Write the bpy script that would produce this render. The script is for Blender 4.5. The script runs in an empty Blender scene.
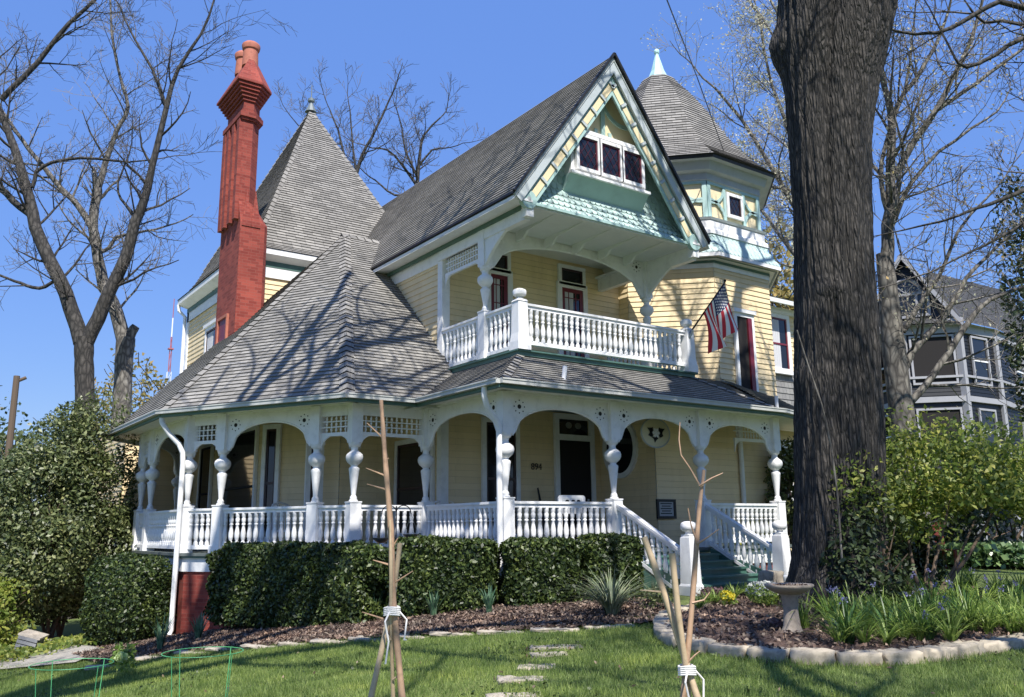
import bpy, math, random
from mathutils import Vector, Matrix
random.seed(7)
V=Vector
# ------------------------------------------------------------------ camera model
F=863.0; PX,PY=512.0,348.5
def _d(x,y): return V((x-PX,-(y-PY),F))
_u=_d(1740,514).normalized(); _v=_d(-120,535); _v=(_v-_u*_u.dot(_v)).normalized()
_w=_v.cross(_u)
if _w.y<0:_w=-_w
def ray(px,py):
    d=_d(px,py); return V((_u.dot(d),_v.dot(d),_w.dot(d)))
def onY(px,py,y): r=ray(px,py); return r*(y/r.y)
def onX(px,py,x): r=ray(px,py); return r*(x/r.x)
def W(px,py,t):
    r=ray(px,py); return r*(t/(.585*r.x+.811*r.y))
def gz(x,y):
    s=.811*x-.585*y; t=.585*x+.811*y
    b=-1.72+.034*max(-5,min(t,17)); q=min(max(-s,-20),10)
    sp=(q+math.sqrt(q*q+1))/2
    return b-.143*sp+.05
def G(px,py):
    r=ray(px,py); r=r/math.hypot(r.x,r.y); a=2.0
    for i in range(4000):
        p=r*a
        if p.z<=gz(p.x,p.y): break
        a+=.02
    return V((p.x,p.y,gz(p.x,p.y)))
def k(px,py): r=ray(px,py); return r.x/r.y
def tdep(p): return .585*p[0]+.811*p[1]
MPP=1/F
# ------------------------------------------------------------------ materials
MATS={}
def newmat(name):
    m=bpy.data.materials.new(name); m.use_nodes=True; MATS[name]=m
    nt=m.node_tree; b=nt.nodes['Principled BSDF']; return m,nt,b
def N(nt,t,**kw):
    n=nt.nodes.new(t)
    for a,b in kw.items(): setattr(n,a,b)
    return n
def ramp(nt,fac,stops):
    r=N(nt,'ShaderNodeValToRGB'); e=r.color_ramp.elements
    while len(e)<len(stops): e.new(0.5)
    for i,(p,c) in enumerate(stops): e[i].position=p; e[i].color=(*c,1)
    nt.links.new(fac,r.inputs[0]); return r.outputs[0]
def coord(nt,scale=(1,1,1),kind='Object'):
    tc=N(nt,'ShaderNodeTexCoord'); mp=N(nt,'ShaderNodeMapping'); mp.inputs['Scale'].default_value=scale
    nt.links.new(tc.outputs[kind],mp.inputs[0]); return mp.outputs[0]
def noise(nt,vec,scale,detail=4,rough=.55):
    n=N(nt,'ShaderNodeTexNoise'); n.inputs['Scale'].default_value=scale; n.inputs['Detail'].default_value=detail; n.inputs['Roughness'].default_value=rough
    nt.links.new(vec,n.inputs['Vector']); return n.outputs[0]
def bump(nt,b,h,strength=.3,dist=.01):
    n=N(nt,'ShaderNodeBump'); n.inputs['Strength'].default_value=strength; n.inputs['Distance'].default_value=dist
    nt.links.new(h,n.inputs['Height']); nt.links.new(n.outputs[0],b.inputs['Normal'])
def paint(name,c,rough=.5,var=.12,dirt=.1,scale=3):
    m,nt,b=newmat(name); v=coord(nt)
    n1=noise(nt,v,scale,6,.65)
    d=tuple(x*(1-var-dirt) for x in c); u=tuple(min(1,x*(1+var*.5)) for x in c)
    nt.links.new(ramp(nt,n1,[(.25,d),(.5,c),(.8,u)]),b.inputs['Base Color'])
    b.inputs['Roughness'].default_value=rough
    bump(nt,b,noise(nt,v,60,3),.12,.004); return m
def plain(name,c,rough=.5,metal=0,spec=None):
    m,nt,b=newmat(name); b.inputs['Base Color'].default_value=(*c,1); b.inputs['Roughness'].default_value=rough; b.inputs['Metallic'].default_value=metal
    return m
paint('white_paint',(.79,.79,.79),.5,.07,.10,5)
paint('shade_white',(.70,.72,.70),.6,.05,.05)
paint('green_trim',(.075,.15,.125),.5,.15,.1)
paint('mint_paint',(.37,.53,.505),.5,.1,.08)
paint('mint_shingle',(.44,.57,.54),.55,.16,.14,5)
paint('cream_panel',(.76,.64,.41),.55,.08,.05)
paint('stair_green',(.075,.17,.135),.35,.2,.15)
paint('burgundy_paint',(.16,.018,.03),.4,.1,.1)
paint('grey_stone_trim',(.40,.42,.43),.6,.1,.08)
paint('spire_copper',(.45,.68,.64),.4,.1,.1)
plain('attic_sash',(.10,.018,.03),.4)
plain('dark_sash',(.035,.012,.014),.4)
paint('rake_grey',(.45,.50,.52),.5,.08,.06)
paint('porch_ceiling_dimmed',(.30,.33,.32),.6,.06,.05)  # ceiling tone darkened to cut bounce light and deepen the porch shade
paint('porch_floor_dimmed',(.13,.15,.14),.5,.15,.1)  # floor tone darkened likewise, so less light bounces up into the porch
paint('neighbour_trim_shaded',(.33,.33,.35),.6,.08,.08)  # white trim greyed down; its shade is put into the colour
paint('gutter_paint',(.47,.48,.46),.55,.08,.08)
paint('finial_grey',(.14,.17,.18),.5,.1,.1)
paint('dark_siding_shaded',(.009,.010,.012),.5,.2,.1)  # dark siding taken near black to hold the shade of trees
paint('terracotta',(.42,.145,.095),.8,.2,.2,8)
paint('concrete',(.36,.33,.28),.85,.2,.2,9)
paint('birdbath_stone',(.30,.255,.21),.9,.25,.25,14)
paint('stone_block',(.41,.355,.27),.9,.25,.3,10)
paint('flagstone',(.40,.35,.28),.9,.25,.3,9)
paint('cane_bark',(.42,.27,.17),.6,.25,.25,16)
paint('cane_dry',(.50,.38,.24),.6,.2,.2,16)
paint('rope_white',(.7,.68,.66),.9,.1,.1)
paint('weathered_grey',(.22,.22,.22),.8,.2,.2)
paint('red_wood',(.16,.03,.02),.6,.2,.2)
plain('black_metal',(.012,.012,.014),.4,.6)
plain('steel',(.35,.36,.37),.35,.9)
plain('mast_red',(.38,.12,.14),.6); plain('mast_white',(.75,.75,.78),.6)
plain('wire_green',(.10,.42,.17),.5)
plain('curtain_cloth',(.55,.55,.57),.9)
plain('hole_shade',(.02,.02,.02),.9)
plain('interior_dark',(.012,.010,.010),.9)
plain('flag_red',(.55,.03,.05),.8); plain('flag_white',(.82,.82,.82),.8); plain('flag_blue',(.02,.035,.13),.8)
plain('sign_cream',(.62,.55,.36),.5); plain('sign_black',(.015,.015,.015),.5); plain('number_dark',(.03,.02,.015),.5)
plain('bowl_metal',(.16,.17,.16),.45,.6)
m,nt,b=newmat('window_glass'); b.inputs['Base Color'].default_value=(.012,.013,.016,1); b.inputs['Roughness'].default_value=.06; b.inputs['Specular IOR Level'].default_value=.6
bump(nt,b,noise(nt,coord(nt),1.3,2),.08,.02)
def leafmat(name,c1,c2,c3,rough=.35,trans=.35):
    m,nt,b=newmat(name); g=N(nt,'ShaderNodeNewGeometry')
    col=ramp(nt,g.outputs['Random Per Island'],[(0,c1),(.5,c2),(1,c3)])
    vr_=ramp(nt,noise(nt,coord(nt),1.7,5,.6),[(.3,(.55,.62,.6)),(.5,(.95,.97,.95)),(.72,(1.35,1.22,1.05))]); mm=N(nt,'ShaderNodeMixRGB',blend_type='MULTIPLY'); mm.inputs[0].default_value=1; nt.links.new(col,mm.inputs[1]); nt.links.new(vr_,mm.inputs[2]); col=mm.outputs[0]
    nt.links.new(col,b.inputs['Base Color']); b.inputs['Roughness'].default_value=rough
    tr=N(nt,'ShaderNodeBsdfTranslucent'); mx=N(nt,'ShaderNodeMixShader'); mx.inputs[0].default_value=trans
    hs=N(nt,'ShaderNodeHueSaturation'); hs.inputs['Value'].default_value=1.3; nt.links.new(col,hs.inputs['Color']); nt.links.new(hs.outputs[0],tr.inputs[0])
    out=nt.nodes['Material Output']
    nt.links.new(b.outputs[0],mx.inputs[1]); nt.links.new(tr.outputs[0],mx.inputs[2]); nt.links.new(mx.outputs[0],out.inputs[0]); return m
leafmat('hedge_leaf',(.014,.028,.007),(.036,.062,.014),(.12,.16,.04),.46,.18)
leafmat('bush_leaf',(.04,.055,.016),(.09,.12,.04),(.27,.29,.13),.45,.25)
leafmat('azalea_leaf',(.08,.13,.02),(.19,.25,.04),(.40,.40,.10),.5,.4)
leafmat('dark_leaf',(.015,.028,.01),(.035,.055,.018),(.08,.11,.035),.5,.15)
leafmat('blade_leaf',(.035,.085,.025),(.07,.15,.04),(.14,.24,.07),.4,.3)
leafmat('daffodil_leaf',(.06,.14,.08),(.11,.21,.12),(.2,.3,.18),.4,.3)
leafmat('strap_leaf',(.09,.16,.025),(.21,.31,.06),(.44,.52,.15),.45,.4)
leafmat('yucca_leaf',(.10,.14,.07),(.22,.26,.15),(.36,.36,.25),.5,.2)
leafmat('grass_blade',(.095,.15,.03),(.19,.27,.06),(.35,.42,.14),.6,.4)
leafmat('ivy_leaf',(.05,.10,.03),(.11,.19,.07),(.22,.31,.14),.3,.25)
leafmat('autumn_leaf',(.20,.17,.05),(.33,.27,.09),(.42,.30,.12),.6,.4)
leafmat('bud_leaf',(.45,.42,.28),(.58,.55,.38),(.65,.62,.48),.6,.4)
leafmat('mulch_chip',(.05,.032,.026),(.14,.09,.07),(.36,.27,.21),.85,0)
leafmat('purple_petal',(.12,.11,.26),(.2,.19,.38),(.34,.34,.52),.6,.3)
leafmat('yellow_petal',(.8,.6,.02),(.85,.7,.04),(.85,.75,.15),.6,.3)
leafmat('white_petal',(.6,.6,.62),(.75,.75,.76),(.8,.8,.75),.6,.3)
leafmat('heuchera_leaf',(.10,.04,.05),(.2,.12,.12),(.32,.22,.2),.6,.2)
leafmat('lime_petal',(.5,.6,.2),(.65,.75,.35),(.75,.8,.5),.6,.3)
def bark(name,c1,c2,sx,sz,strength,dist):
    m,nt,b=newmat(name); v=coord(nt,(sx,sx,sz))
    vo=N(nt,'ShaderNodeTexVoronoi'); vo.feature='DISTANCE_TO_EDGE'; vo.inputs['Scale'].default_value=1
    n=noise(nt,v,1.2,4,.6); mx=N(nt,'ShaderNodeMixRGB'); mx.inputs[0].default_value=.35; nt.links.new(v,mx.inputs[1])
    nn=N(nt,'ShaderNodeTexNoise'); nn.inputs['Scale'].default_value=.9; nt.links.new(v,nn.inputs[0]); nt.links.new(nn.outputs[1],mx.inputs[2])
    sc=N(nt,'ShaderNodeVectorMath',operation='SCALE'); sc.inputs[3].default_value=1.5; nt.links.new(mx.outputs[0],sc.inputs[0])
    nt.links.new(sc.outputs[0],vo.inputs['Vector'])
    ml=N(nt,'ShaderNodeMath',operation='MULTIPLY'); nt.links.new(vo.outputs[0],ml.inputs[0]); nt.links.new(n,ml.inputs[1])
    col=ramp(nt,ml.outputs[0],[(.0,c1),(.12,tuple((a+d)/2 for a,d in zip(c1,c2))),(.35,c2)])
    nt.links.new(col,b.inputs['Base Color']); b.inputs['Roughness'].default_value=.85
    bump(nt,b,ml.outputs[0],strength,dist); return m
bark('oak_bark',(.003,.003,.003),(.115,.102,.092),25,3.6,1.0,.13)
bark('dark_bark',(.012,.011,.010),(.10,.09,.08),9,3,.8,.05)
bark('pale_bark',(.05,.045,.04),(.28,.26,.225),9,3.4,.8,.04)
plain('twig_dark',(.10,.088,.076),.9); plain('twig_pale',(.20,.18,.155),.9)
plain('wood_stick',(.12,.085,.06),.9)
# roof shingle : brick texture on UV in metres
def shingle(name,c1,c2,mort,w=.27,h=.122,b2=.0):
    m,nt,b=newmat(name); tc=N(nt,'ShaderNodeTexCoord'); br=N(nt,'ShaderNodeTexBrick'); br.offset=.37
    br.inputs['Scale'].default_value=1; br.inputs['Brick Width'].default_value=w; br.inputs['Row Height'].default_value=h
    br.inputs['Mortar Size'].default_value=.005; br.inputs['Mortar Smooth'].default_value=.3; br.inputs['Bias'].default_value=b2
    br.inputs['Color1'].default_value=(*c1,1); br.inputs['Color2'].default_value=(*c2,1); br.inputs['Mortar'].default_value=(*mort,1)
    nt.links.new(tc.outputs['UV'],br.inputs['Vector'])
    n=noise(nt,coord(nt),.8,7,.7); mx=N(nt,'ShaderNodeMixRGB',blend_type='MULTIPLY'); mx.inputs[0].default_value=.75
    nt.links.new(br.outputs[0],mx.inputs[1]); nt.links.new(ramp(nt,n,[(.25,(.6,.6,.6)),(.7,(1.15,1.13,1.1))]),mx.inputs[2])
    n2=noise(nt,coord(nt),90,2); mx2=N(nt,'ShaderNodeMixRGB',blend_type='MULTIPLY'); mx2.inputs[0].default_value=.5
    nt.links.new(mx.outputs[0],mx2.inputs[1]); nt.links.new(ramp(nt,n2,[(.3,(.55,.55,.55)),(.7,(1.3,1.3,1.3))]),mx2.inputs[2])
    nt.links.new(mx2.outputs[0],b.inputs['Base Color']); b.inputs['Roughness'].default_value=.9
    bump(nt,b,br.outputs[1],-.5,.01); return m
shingle('roof_shingle',(.19,.184,.172),(.315,.305,.285),(.05,.047,.044))
shingle('brick_red',(.20,.030,.022),(.34,.068,.048),(.26,.09,.07),.21,.075)
shingle('dark_roof_shingle',(.05,.05,.052),(.10,.10,.10),(.02,.02,.02))
shingle('grey_wall_shingle',(.20,.20,.20),(.30,.30,.29),(.05,.05,.05),.18,.2)
m,nt,b=newmat('yellow_siding'); tc=N(nt,'ShaderNodeTexCoord'); br=N(nt,'ShaderNodeTexBrick'); br.offset=.43
br.inputs['Scale'].default_value=1; br.inputs['Brick Width'].default_value=2.7; br.inputs['Row Height'].default_value=.14; br.inputs['Mortar Size'].default_value=.0016; br.inputs['Mortar Smooth'].default_value=.2
br.inputs['Color1'].default_value=(.76,.60,.355,1); br.inputs['Color2'].default_value=(.825,.665,.415,1); br.inputs['Mortar'].default_value=(.40,.33,.20,1)
nt.links.new(tc.outputs['UV'],br.inputs['Vector'])
mp=N(nt,'ShaderNodeMapping'); mp.inputs['Scale'].default_value=(3,3,.8); nt.links.new(tc.outputs['Object'],mp.inputs[0])
mx=N(nt,'ShaderNodeMixRGB',blend_type='MULTIPLY'); mx.inputs[0].default_value=.8; nt.links.new(br.outputs[0],mx.inputs[1]); nt.links.new(ramp(nt,noise(nt,mp.outputs[0],1.0,8,.7),[(.25,(.80,.79,.76)),(.5,(.97,.97,.96)),(.8,(1.04,1.04,1.03))]),mx.inputs[2])
nt.links.new(mx.outputs[0],b.inputs['Base Color']); b.inputs['Roughness'].default_value=.55; bump(nt,b,noise(nt,tc.outputs['Object'],45,3),.1,.004)
# ground
m,nt,b=newmat('lawn_soil'); v=coord(nt)
n1=noise(nt,v,.35,6,.6); n2=noise(nt,v,14,4,.7)
mx=N(nt,'ShaderNodeMixRGB',blend_type='MULTIPLY'); mx.inputs[0].default_value=.8
nt.links.new(ramp(nt,n1,[(.3,(.07,.105,.022)),(.55,(.11,.15,.035)),(.75,(.15,.17,.05))]),mx.inputs[1]); nt.links.new(ramp(nt,n2,[(.3,(.5,.5,.5)),(.7,(1.3,1.3,1.2))]),mx.inputs[2])
nt.links.new(mx.outputs[0],b.inputs['Base Color']); b.inputs['Roughness'].default_value=.95; bump(nt,b,n2,.8,.04)
m,nt,b=newmat('mulch_soil'); v=coord(nt)
nt.links.new(ramp(nt,noise(nt,v,22,6,.75),[(.3,(.03,.018,.014)),(.5,(.09,.055,.042)),(.72,(.20,.13,.10))]),b.inputs['Base Color']); b.inputs['Roughness'].default_value=.95
bump(nt,b,noise(nt,v,30,5,.7),1,.04)
# ------------------------------------------------------------------ mesh builder
class MB:
    def __init__(s): s.v=[];s.f=[];s.uv=[];s.m=[]
    def poly(s,pts,uvs=None,m=0):
        i=len(s.v); s.v+= [tuple(p) for p in pts]; s.f.append(tuple(range(i,i+len(pts)))); s.m.append(m)
        s.uv.append(uvs if uvs else [(0,0)]*len(pts))
    def obox(s,c,a,b,d,m=0):      # centre and three half vectors
        c,a,b,d=V(c),V(a),V(b),V(d)
        for n,u,w in ((a,b,d),(-a,d,b),(b,d,a),(-b,a,d),(d,a,b),(-d,b,a)):
            lu,lw=u.length,w.length
            pts=[c+n-u-w,c+n+u-w,c+n+u+w,c+n-u+w]
            s.poly(pts,[(P[0]+P[1],P[2]) if abs(n.normalized().z)<.5 else (P[0],P[1]) for P in pts],m)
    def box(s,x0,x1,y0,y1,z0,z1,m=0): s.obox(((x0+x1)/2,(y0+y1)/2,(z0+z1)/2),((x1-x0)/2,0,0),(0,(y1-y0)/2,0),(0,0,(z1-z0)/2),m)
    def beam(s,p,q,w,h,m=0,up=(0,0,1)):   # bar from p to q, width w, height h
        p,q=V(p),V(q); d=(q-p); l=d.length
        if l<1e-6:return
        d/=l; u=V(up); side=d.cross(u)
        if side.length<1e-4: side=d.cross(V((1,0,0)))
        side.normalize(); u=side.cross(d)
        s.obox((p+q)/2,d*l/2,side*w/2,u*h/2,m)
    def tube(s,path,rad,n=8,m=0,cap=True):
        path=[V(p) for p in path]; i0=len(s.v); prev=None
        if not hasattr(rad,'__len__'): rad=[rad]*len(path)
        for i,p in enumerate(path):
            t=(path[min(i+1,len(path)-1)]-path[max(i-1,0)])
            if t.length<1e-9:t=V((0,0,1))
            t.normalize()
            if prev is None:
                a=t.cross(V((0,0,1)) if abs(t.z)<.9 else V((1,0,0))).normalized()
            else:
                a=(prev-t*prev.dot(t))
                if a.length<1e-6: a=t.cross(V((1,0,0)))
                a.normalize()
            prev=a; bb=t.cross(a)
            for j in range(n):
                an=2*math.pi*j/n; q=p+(a*math.cos(an)+bb*math.sin(an))*rad[i]; s.v.append(tuple(q))
        for i in range(len(path)-1):
            for j in range(n):
                s.f.append((i0+i*n+j,i0+i*n+(j+1)%n,i0+(i+1)*n+(j+1)%n,i0+(i+1)*n+j)); s.m.append(m); s.uv.append([(0,0)]*4)
        if cap:
            s.f.append(tuple(i0+j for j in range(n-1,-1,-1))); s.m.append(m); s.uv.append([(0,0)]*n)
            e=i0+(len(path)-1)*n; s.f.append(tuple(e+j for j in range(n))); s.m.append(m); s.uv.append([(0,0)]*n)
    def lathe(s,prof,c=(0,0,0),n=20,m=0,ax=None):
        c=V(c); i0=len(s.v)
        for z,r in prof:
            for j in range(n):
                a=2*math.pi*(j+.5)/n; s.v.append((c.x+r*math.cos(a),c.y+r*math.sin(a),c.z+z))
        for i in range(len(prof)-1):
            for j in range(n):
                s.f.append((i0+i*n+j,i0+i*n+(j+1)%n,i0+(i+1)*n+(j+1)%n,i0+(i+1)*n+j)); s.m.append(m); s.uv.append([(0,0)]*4)
        s.f.append(tuple(i0+j for j in range(n-1,-1,-1))); s.m.append(m); s.uv.append([(0,0)]*n)
        e=i0+(len(prof)-1)*n; s.f.append(tuple(e+j for j in range(n))); s.m.append(m); s.uv.append([(0,0)]*n)
    def prism(s,pts,ext,m=0,m2=None):     # polygon extruded by vector
        pts=[V(p) for p in pts]; e=V(ext); n=len(pts)
        s.poly(pts,None,m); s.poly([p+e for p in reversed(pts)],None,m)
        for i in range(n):
            a,b=pts[i],pts[(i+1)%n]; s.poly([b,a,a+e,b+e],None,m if m2 is None else m2)
    def lapped(s,pts,out,up=None,expo=.14,thick=.014,m=0,off=0.0):
        pts=[V(p) for p in pts]; n=None
        for i in range(2,len(pts)):
            n=(pts[1]-pts[0]).cross(pts[i]-pts[0])
            if n.length>1e-5:break
        n.normalize()
        if n.dot(V(out))<0:n=-n
        if up is None:
            up=V((0,0,1))-n*n.z
        up=up.normalized(); U=up.cross(n)
        o=V((0,0,0)); q=[((p-o).dot(U),(p-o).dot(up)) for p in pts]; base=n*(pts[0].dot(n))
        v0=min(b for a,b in q); v1=max(b for a,b in q); off_v=random.random()
        def clip(pl,val,sign):
            r=[]
            for i in range(len(pl)):
                a,b=pl[i],pl[(i+1)%len(pl)]; da=(a[1]-val)*sign; db=(b[1]-val)*sign
                if da>=-1e-9:r.append(a)
                if (da>1e-9 and db<-1e-9) or (da<-1e-9 and db>1e-9):
                    t=da/(da-db); r.append((a[0]+(b[0]-a[0])*t,a[1]+(b[1]-a[1])*t))
            return r
        v=v0; j=0
        def P(a,o_): return U*a[0]+up*a[1]+base+n*o_
        while v<v1-1e-4:
            w=min(v+expo,v1); c=clip(clip(q,v,1),w,-1)
            if len(c)>=3:
                cc=[P(a,off+thick*(1-(a[1]-v)/expo)+.001) for a in c]
                s.poly(cc,[(a[0]+off_v*7,a[1]-v0) for a in c],m)
                for i in range(len(c)):
                    a,b=c[i],c[(i+1)%len(c)]
                    if abs(a[1]-v)<1e-6 and abs(b[1]-v)<1e-6 and abs(a[0]-b[0])>1e-5:
                        s.poly([P(b,off+thick+.001),P(a,off+thick+.001),P(a,off),P(b,off)],[(b[0],0),(a[0],0),(a[0],.01),(b[0],.01)],m)
            v+=expo;j+=1
    def build(s,name,mats,parent=None,smooth=False,mesh=None):
        me=bpy.data.meshes.new(name)
        base=V((0,0,0)); p=parent
        while p is not None: base+=p.location; p=p.parent
        me.from_pydata([(a[0]-base.x,a[1]-base.y,a[2]-base.z) for a in s.v],[],s.f)
        if isinstance(mats,str): mats=[mats]
        for q in mats: me.materials.append(MATS[q])
        me.polygons.foreach_set('material_index',s.m)
        ul=me.uv_layers.new(name='UVMap'); flat=[]
        for u in s.uv:
            for a in u: flat+= [a[0],a[1]]
        ul.data.foreach_set('uv',flat)
        if smooth: me.polygons.foreach_set('use_smooth',[True]*len(me.polygons))
        o=bpy.data.objects.new(name,me); bpy.context.scene.collection.objects.link(o)
        if parent: o.parent=parent
        return o
def smooth_by(o,deg=40):
    me=o.data
    me.polygons.foreach_set('use_smooth',[True]*len(me.polygons))
    try: me.set_sharp_from_angle(angle=math.radians(deg))
    except Exception: pass
COL=bpy.context.scene.collection
def empty(name,loc,label,cat,group=None):
    o=bpy.data.objects.new(name,None); COL.objects.link(o); o.location=loc; o.empty_display_size=.2
    tag(o,label,cat,group); return o
def tag(o,label,cat,group=None):
    o['label']=label;o['category']=cat
    if group:o['group']=group
    return o
def struct(o): o['kind']='structure'; return o
def stuff(o,label=None,cat=None):
    o['kind']='stuff'
    if label: o['label']=label; o['category']=cat
    return o
def copy_obj(o,parent,loc):
    c=o.copy(); COL.objects.link(c); c.parent=parent; c.location=loc; return c
# ================================================================== HOUSE
H=empty('victorian_house',(12,15,-1.2),'ornate yellow wooden house with wraparound porch, white spindlework, grey shingle roofs and tall red chimney','house')
X0=9.73; YW=16.2; YP=12.56; FL=-.43
def P(name,mb,mats,parent=H,sm=False,label=None):
    o=mb.build(name,mats,parent,sm)
    if label:o['label']=label
    return o
Z=V((0,0,1))
# ---- siding walls
def siding(pts,out,name='wall'):
    mb=MB(); mb.lapped(pts,out,expo=.14,thick=.02); return P(name,mb,['yellow_siding'])
def wallrect(a,b,z0,z1,out,name='wall'): return siding([(a[0],a[1],z0),(b[0],b[1],z0),(b[0],b[1],z1),(a[0],a[1],z1)],out,name)
wallrect((X0,YW),(14.3,YW),FL,2.75,(0,-1,0))
wallrect((14.3,14.3),(14.3,YW),FL,2.75,(-1,0,0))
wallrect((14.3,14.3),(18.95,14.3),-1.5,2.95,(0,-1,0))
wallrect((X0,YW),(X0,18.3),FL,3.2,(-1,0,0))
wallrect((X0,YW),(X0,23),3.2,6.7,(-1,0,0))
wallrect((X0,YW),(15.15,YW),3.34,6.58,(0,-1,0))
wallrect((8.3,18.3),(X0,18.3),FL,2.75,(0,-1,0))
wallrect((7.3,19.9),(8.3,18.3),FL,2.75,(-.85,-.53,0))
wallrect((7.3,19.9),(7.3,28.2),FL,2.75,(-1,0,0))
wallrect((7.3,21.6),(7.3,27.9),2.75,7.2,(-1,0,0))
wallrect((7.3,21.6),(12.4,21.6),2.75,7.2,(0,-1,0))
wallrect((5.35,26.2),(7.4,26.2),-2.2,2.9,(0,-1,0))
wallrect((5.35,26.2),(5.35,31),-2.2,2.9,(-1,0,0))
# solid cores added inside the walls so that no light leaks
mb=MB()
mb.box(X0+.03,18.9,YW+.03,30,-1.5,6.4); mb.box(14.33,18.9,14.33,YW+.1,-1.5,2.9)
mb.box(7.33,12.4,21.65,27.9,-2,7.1); mb.box(8.33,12,18.33,24,-2,2.7); mb.box(7.33,10,19.95,28,-2,2.7); mb.box(5.38,10.5,26.25,31,-2.5,2.85)
mb.box(18.8,25.5,17.55,30,-1.5,7.0); mb.box(12.3,19,17.5,29,6.3,6.9)
P('light_block_core',mb,['shade_white'])
# ---- roofs
RS=['roof_shingle','shade_white']
def roof(polys,name='roof',under=True,th=.1):
    mb=MB()
    for pts in polys:
        pts=[V(p) for p in pts]; mb.lapped(pts,(0,0,1),expo=.122,thick=.022)
        if under: mb.poly([p-Z*th for p in reversed(pts)],None,1)
    return mb,name
def hipcap(mb,p,q,nl,nr,w=.16,step=.2):
    p,q=V(p),V(q); d=q-p; L=d.length; d/=L; n=max(1,int(L/step)); nn=(V(nl)+V(nr)).normalized()
    for i in range(n):
        a=p+d*(L*i/n); b=p+d*(L*(i+1)/n+.02)
        def side(nv):
            s=d.cross(V(nv)).normalized()
            return s
        sl=side(nl); sr=side(nr)
        if sl.dot(V(nl)-nn*V(nl).dot(nn))<0: sl=-sl
        if sr.dot(V(nr)-nn*V(nr).dot(nn))<0: sr=-sr
        t0=.055;t1=.03
        for s_,u0 in ((sl,random.random()*5),(sr,random.random()*5)):
            mb.poly([a+nn*t0,b+nn*t1,b+s_*w+nn*.02,a+s_*w+nn*.042],[(u0,0),(u0,.14),(u0+.25,.14),(u0+.25,0)])
            mb.poly([a+nn*t0,a+s_*w+nn*.042,a+s_*w+nn*.0,a+nn*.0],[(u0,0)]*4)
def nrm(a,b,c):
    n=(V(b)-V(a)).cross(V(c)-V(a)).normalized()
    return n if n.z>0 else -n
GZ=2.45
C2=V((6.81,14.77,GZ)); C1=V((4.5,18.95,GZ)); PK=V((9.1,20.16,7.6)); CB=V((4.5,24.3,GZ))
sl=(7.6-GZ)/(20.16-14.77)
fz=lambda y:GZ+sl*(y-14.77)
yA=18.85
mb,_=roof([[C2,(X0,14.77,GZ),(X0,20.16,7.6),PK],[(X0-.01,yA,fz(yA)),(10.16,20.16,7.6),(X0-.01,20.16,7.6)],[C1,C2,PK],[CB,C1,PK],[CB,PK,(7.5,27.5,GZ)]])
nf=nrm(C2,(X0,14.77,GZ),PK); nc=nrm(C1,C2,PK); nl_=nrm(CB,C1,PK)
hipcap(mb,C2,PK,nc,nf); hipcap(mb,C1,PK,nl_,nc); hipcap(mb,PK+V((-.1,0,.0)),(10.1,20.16,7.6),nf,(0,.6,.8))
mb.poly([PK,(10.16,20.16,7.6),(10.16,22,6.6),(9.1,22,6.6)],None,0)
P('roof',mb,RS,label='big faceted grey roof over the left corner of the porch')
BZ=3.3
gA=V((8.3,11.9,GZ)); gB=V((15.9,11.9,GZ)); bA=V((X0,13.33,BZ)); bB=V((14.5,13.33,BZ)); gC=V((18.4,12.6,GZ)); gD=V((19.7,14.29,GZ)); tA=V((16.68,14.285,3.52)); tB=V((18.86,14.285,3.27))
mb,_=roof([[gA,gB,bB,bA],[gA,bA,(X0,16.3,BZ),(8.3,16.3,GZ)],[gB,tA,bB],[gB,gC,tB,tA],[gC,gD,tB],[bB,tA,(14.75,16.2,3.4)]])
nF=nrm(gA,gB,bB); nL=nrm(gA,bA,(X0,16.3,BZ)); nR=nrm(gB,tA,bB)
hipcap(mb,gA,bA,nL,nF,.14); hipcap(mb,gB,bB,nF,nR,.1)
P('roof',mb,RS,label='low grey shingle roof over the front porch')
# main gable
CX=12.03; HW=2.78; ZE=6.38; ZP=10.22; YR=12.75
tz=(ZP-ZE)/HW
mb,_=roof([[(CX-HW,YR,ZE),(CX,YR,ZP),(CX,25,ZP),(CX-HW,25,ZE)],[(CX+HW,YR,ZE),(CX,YR,ZP),(CX,25,ZP),(CX+HW,25,ZE)]],th=.14)
P('roof',mb,RS,label='steep grey gable roof above the balcony')
mb=MB()
for sg in (-1,1):
    a=V((CX+sg*HW,YR-.015,ZE+.02)); b=V((CX,YR-.015,ZP+.03)); mb.beam(a,b,.05,.055,0,up=(0,-1,0)); mb.beam((CX+sg*HW,YR,ZE),(CX+sg*HW,25,ZE),.04,.05)
P('roof_edge',mb,['sign_black'])
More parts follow.
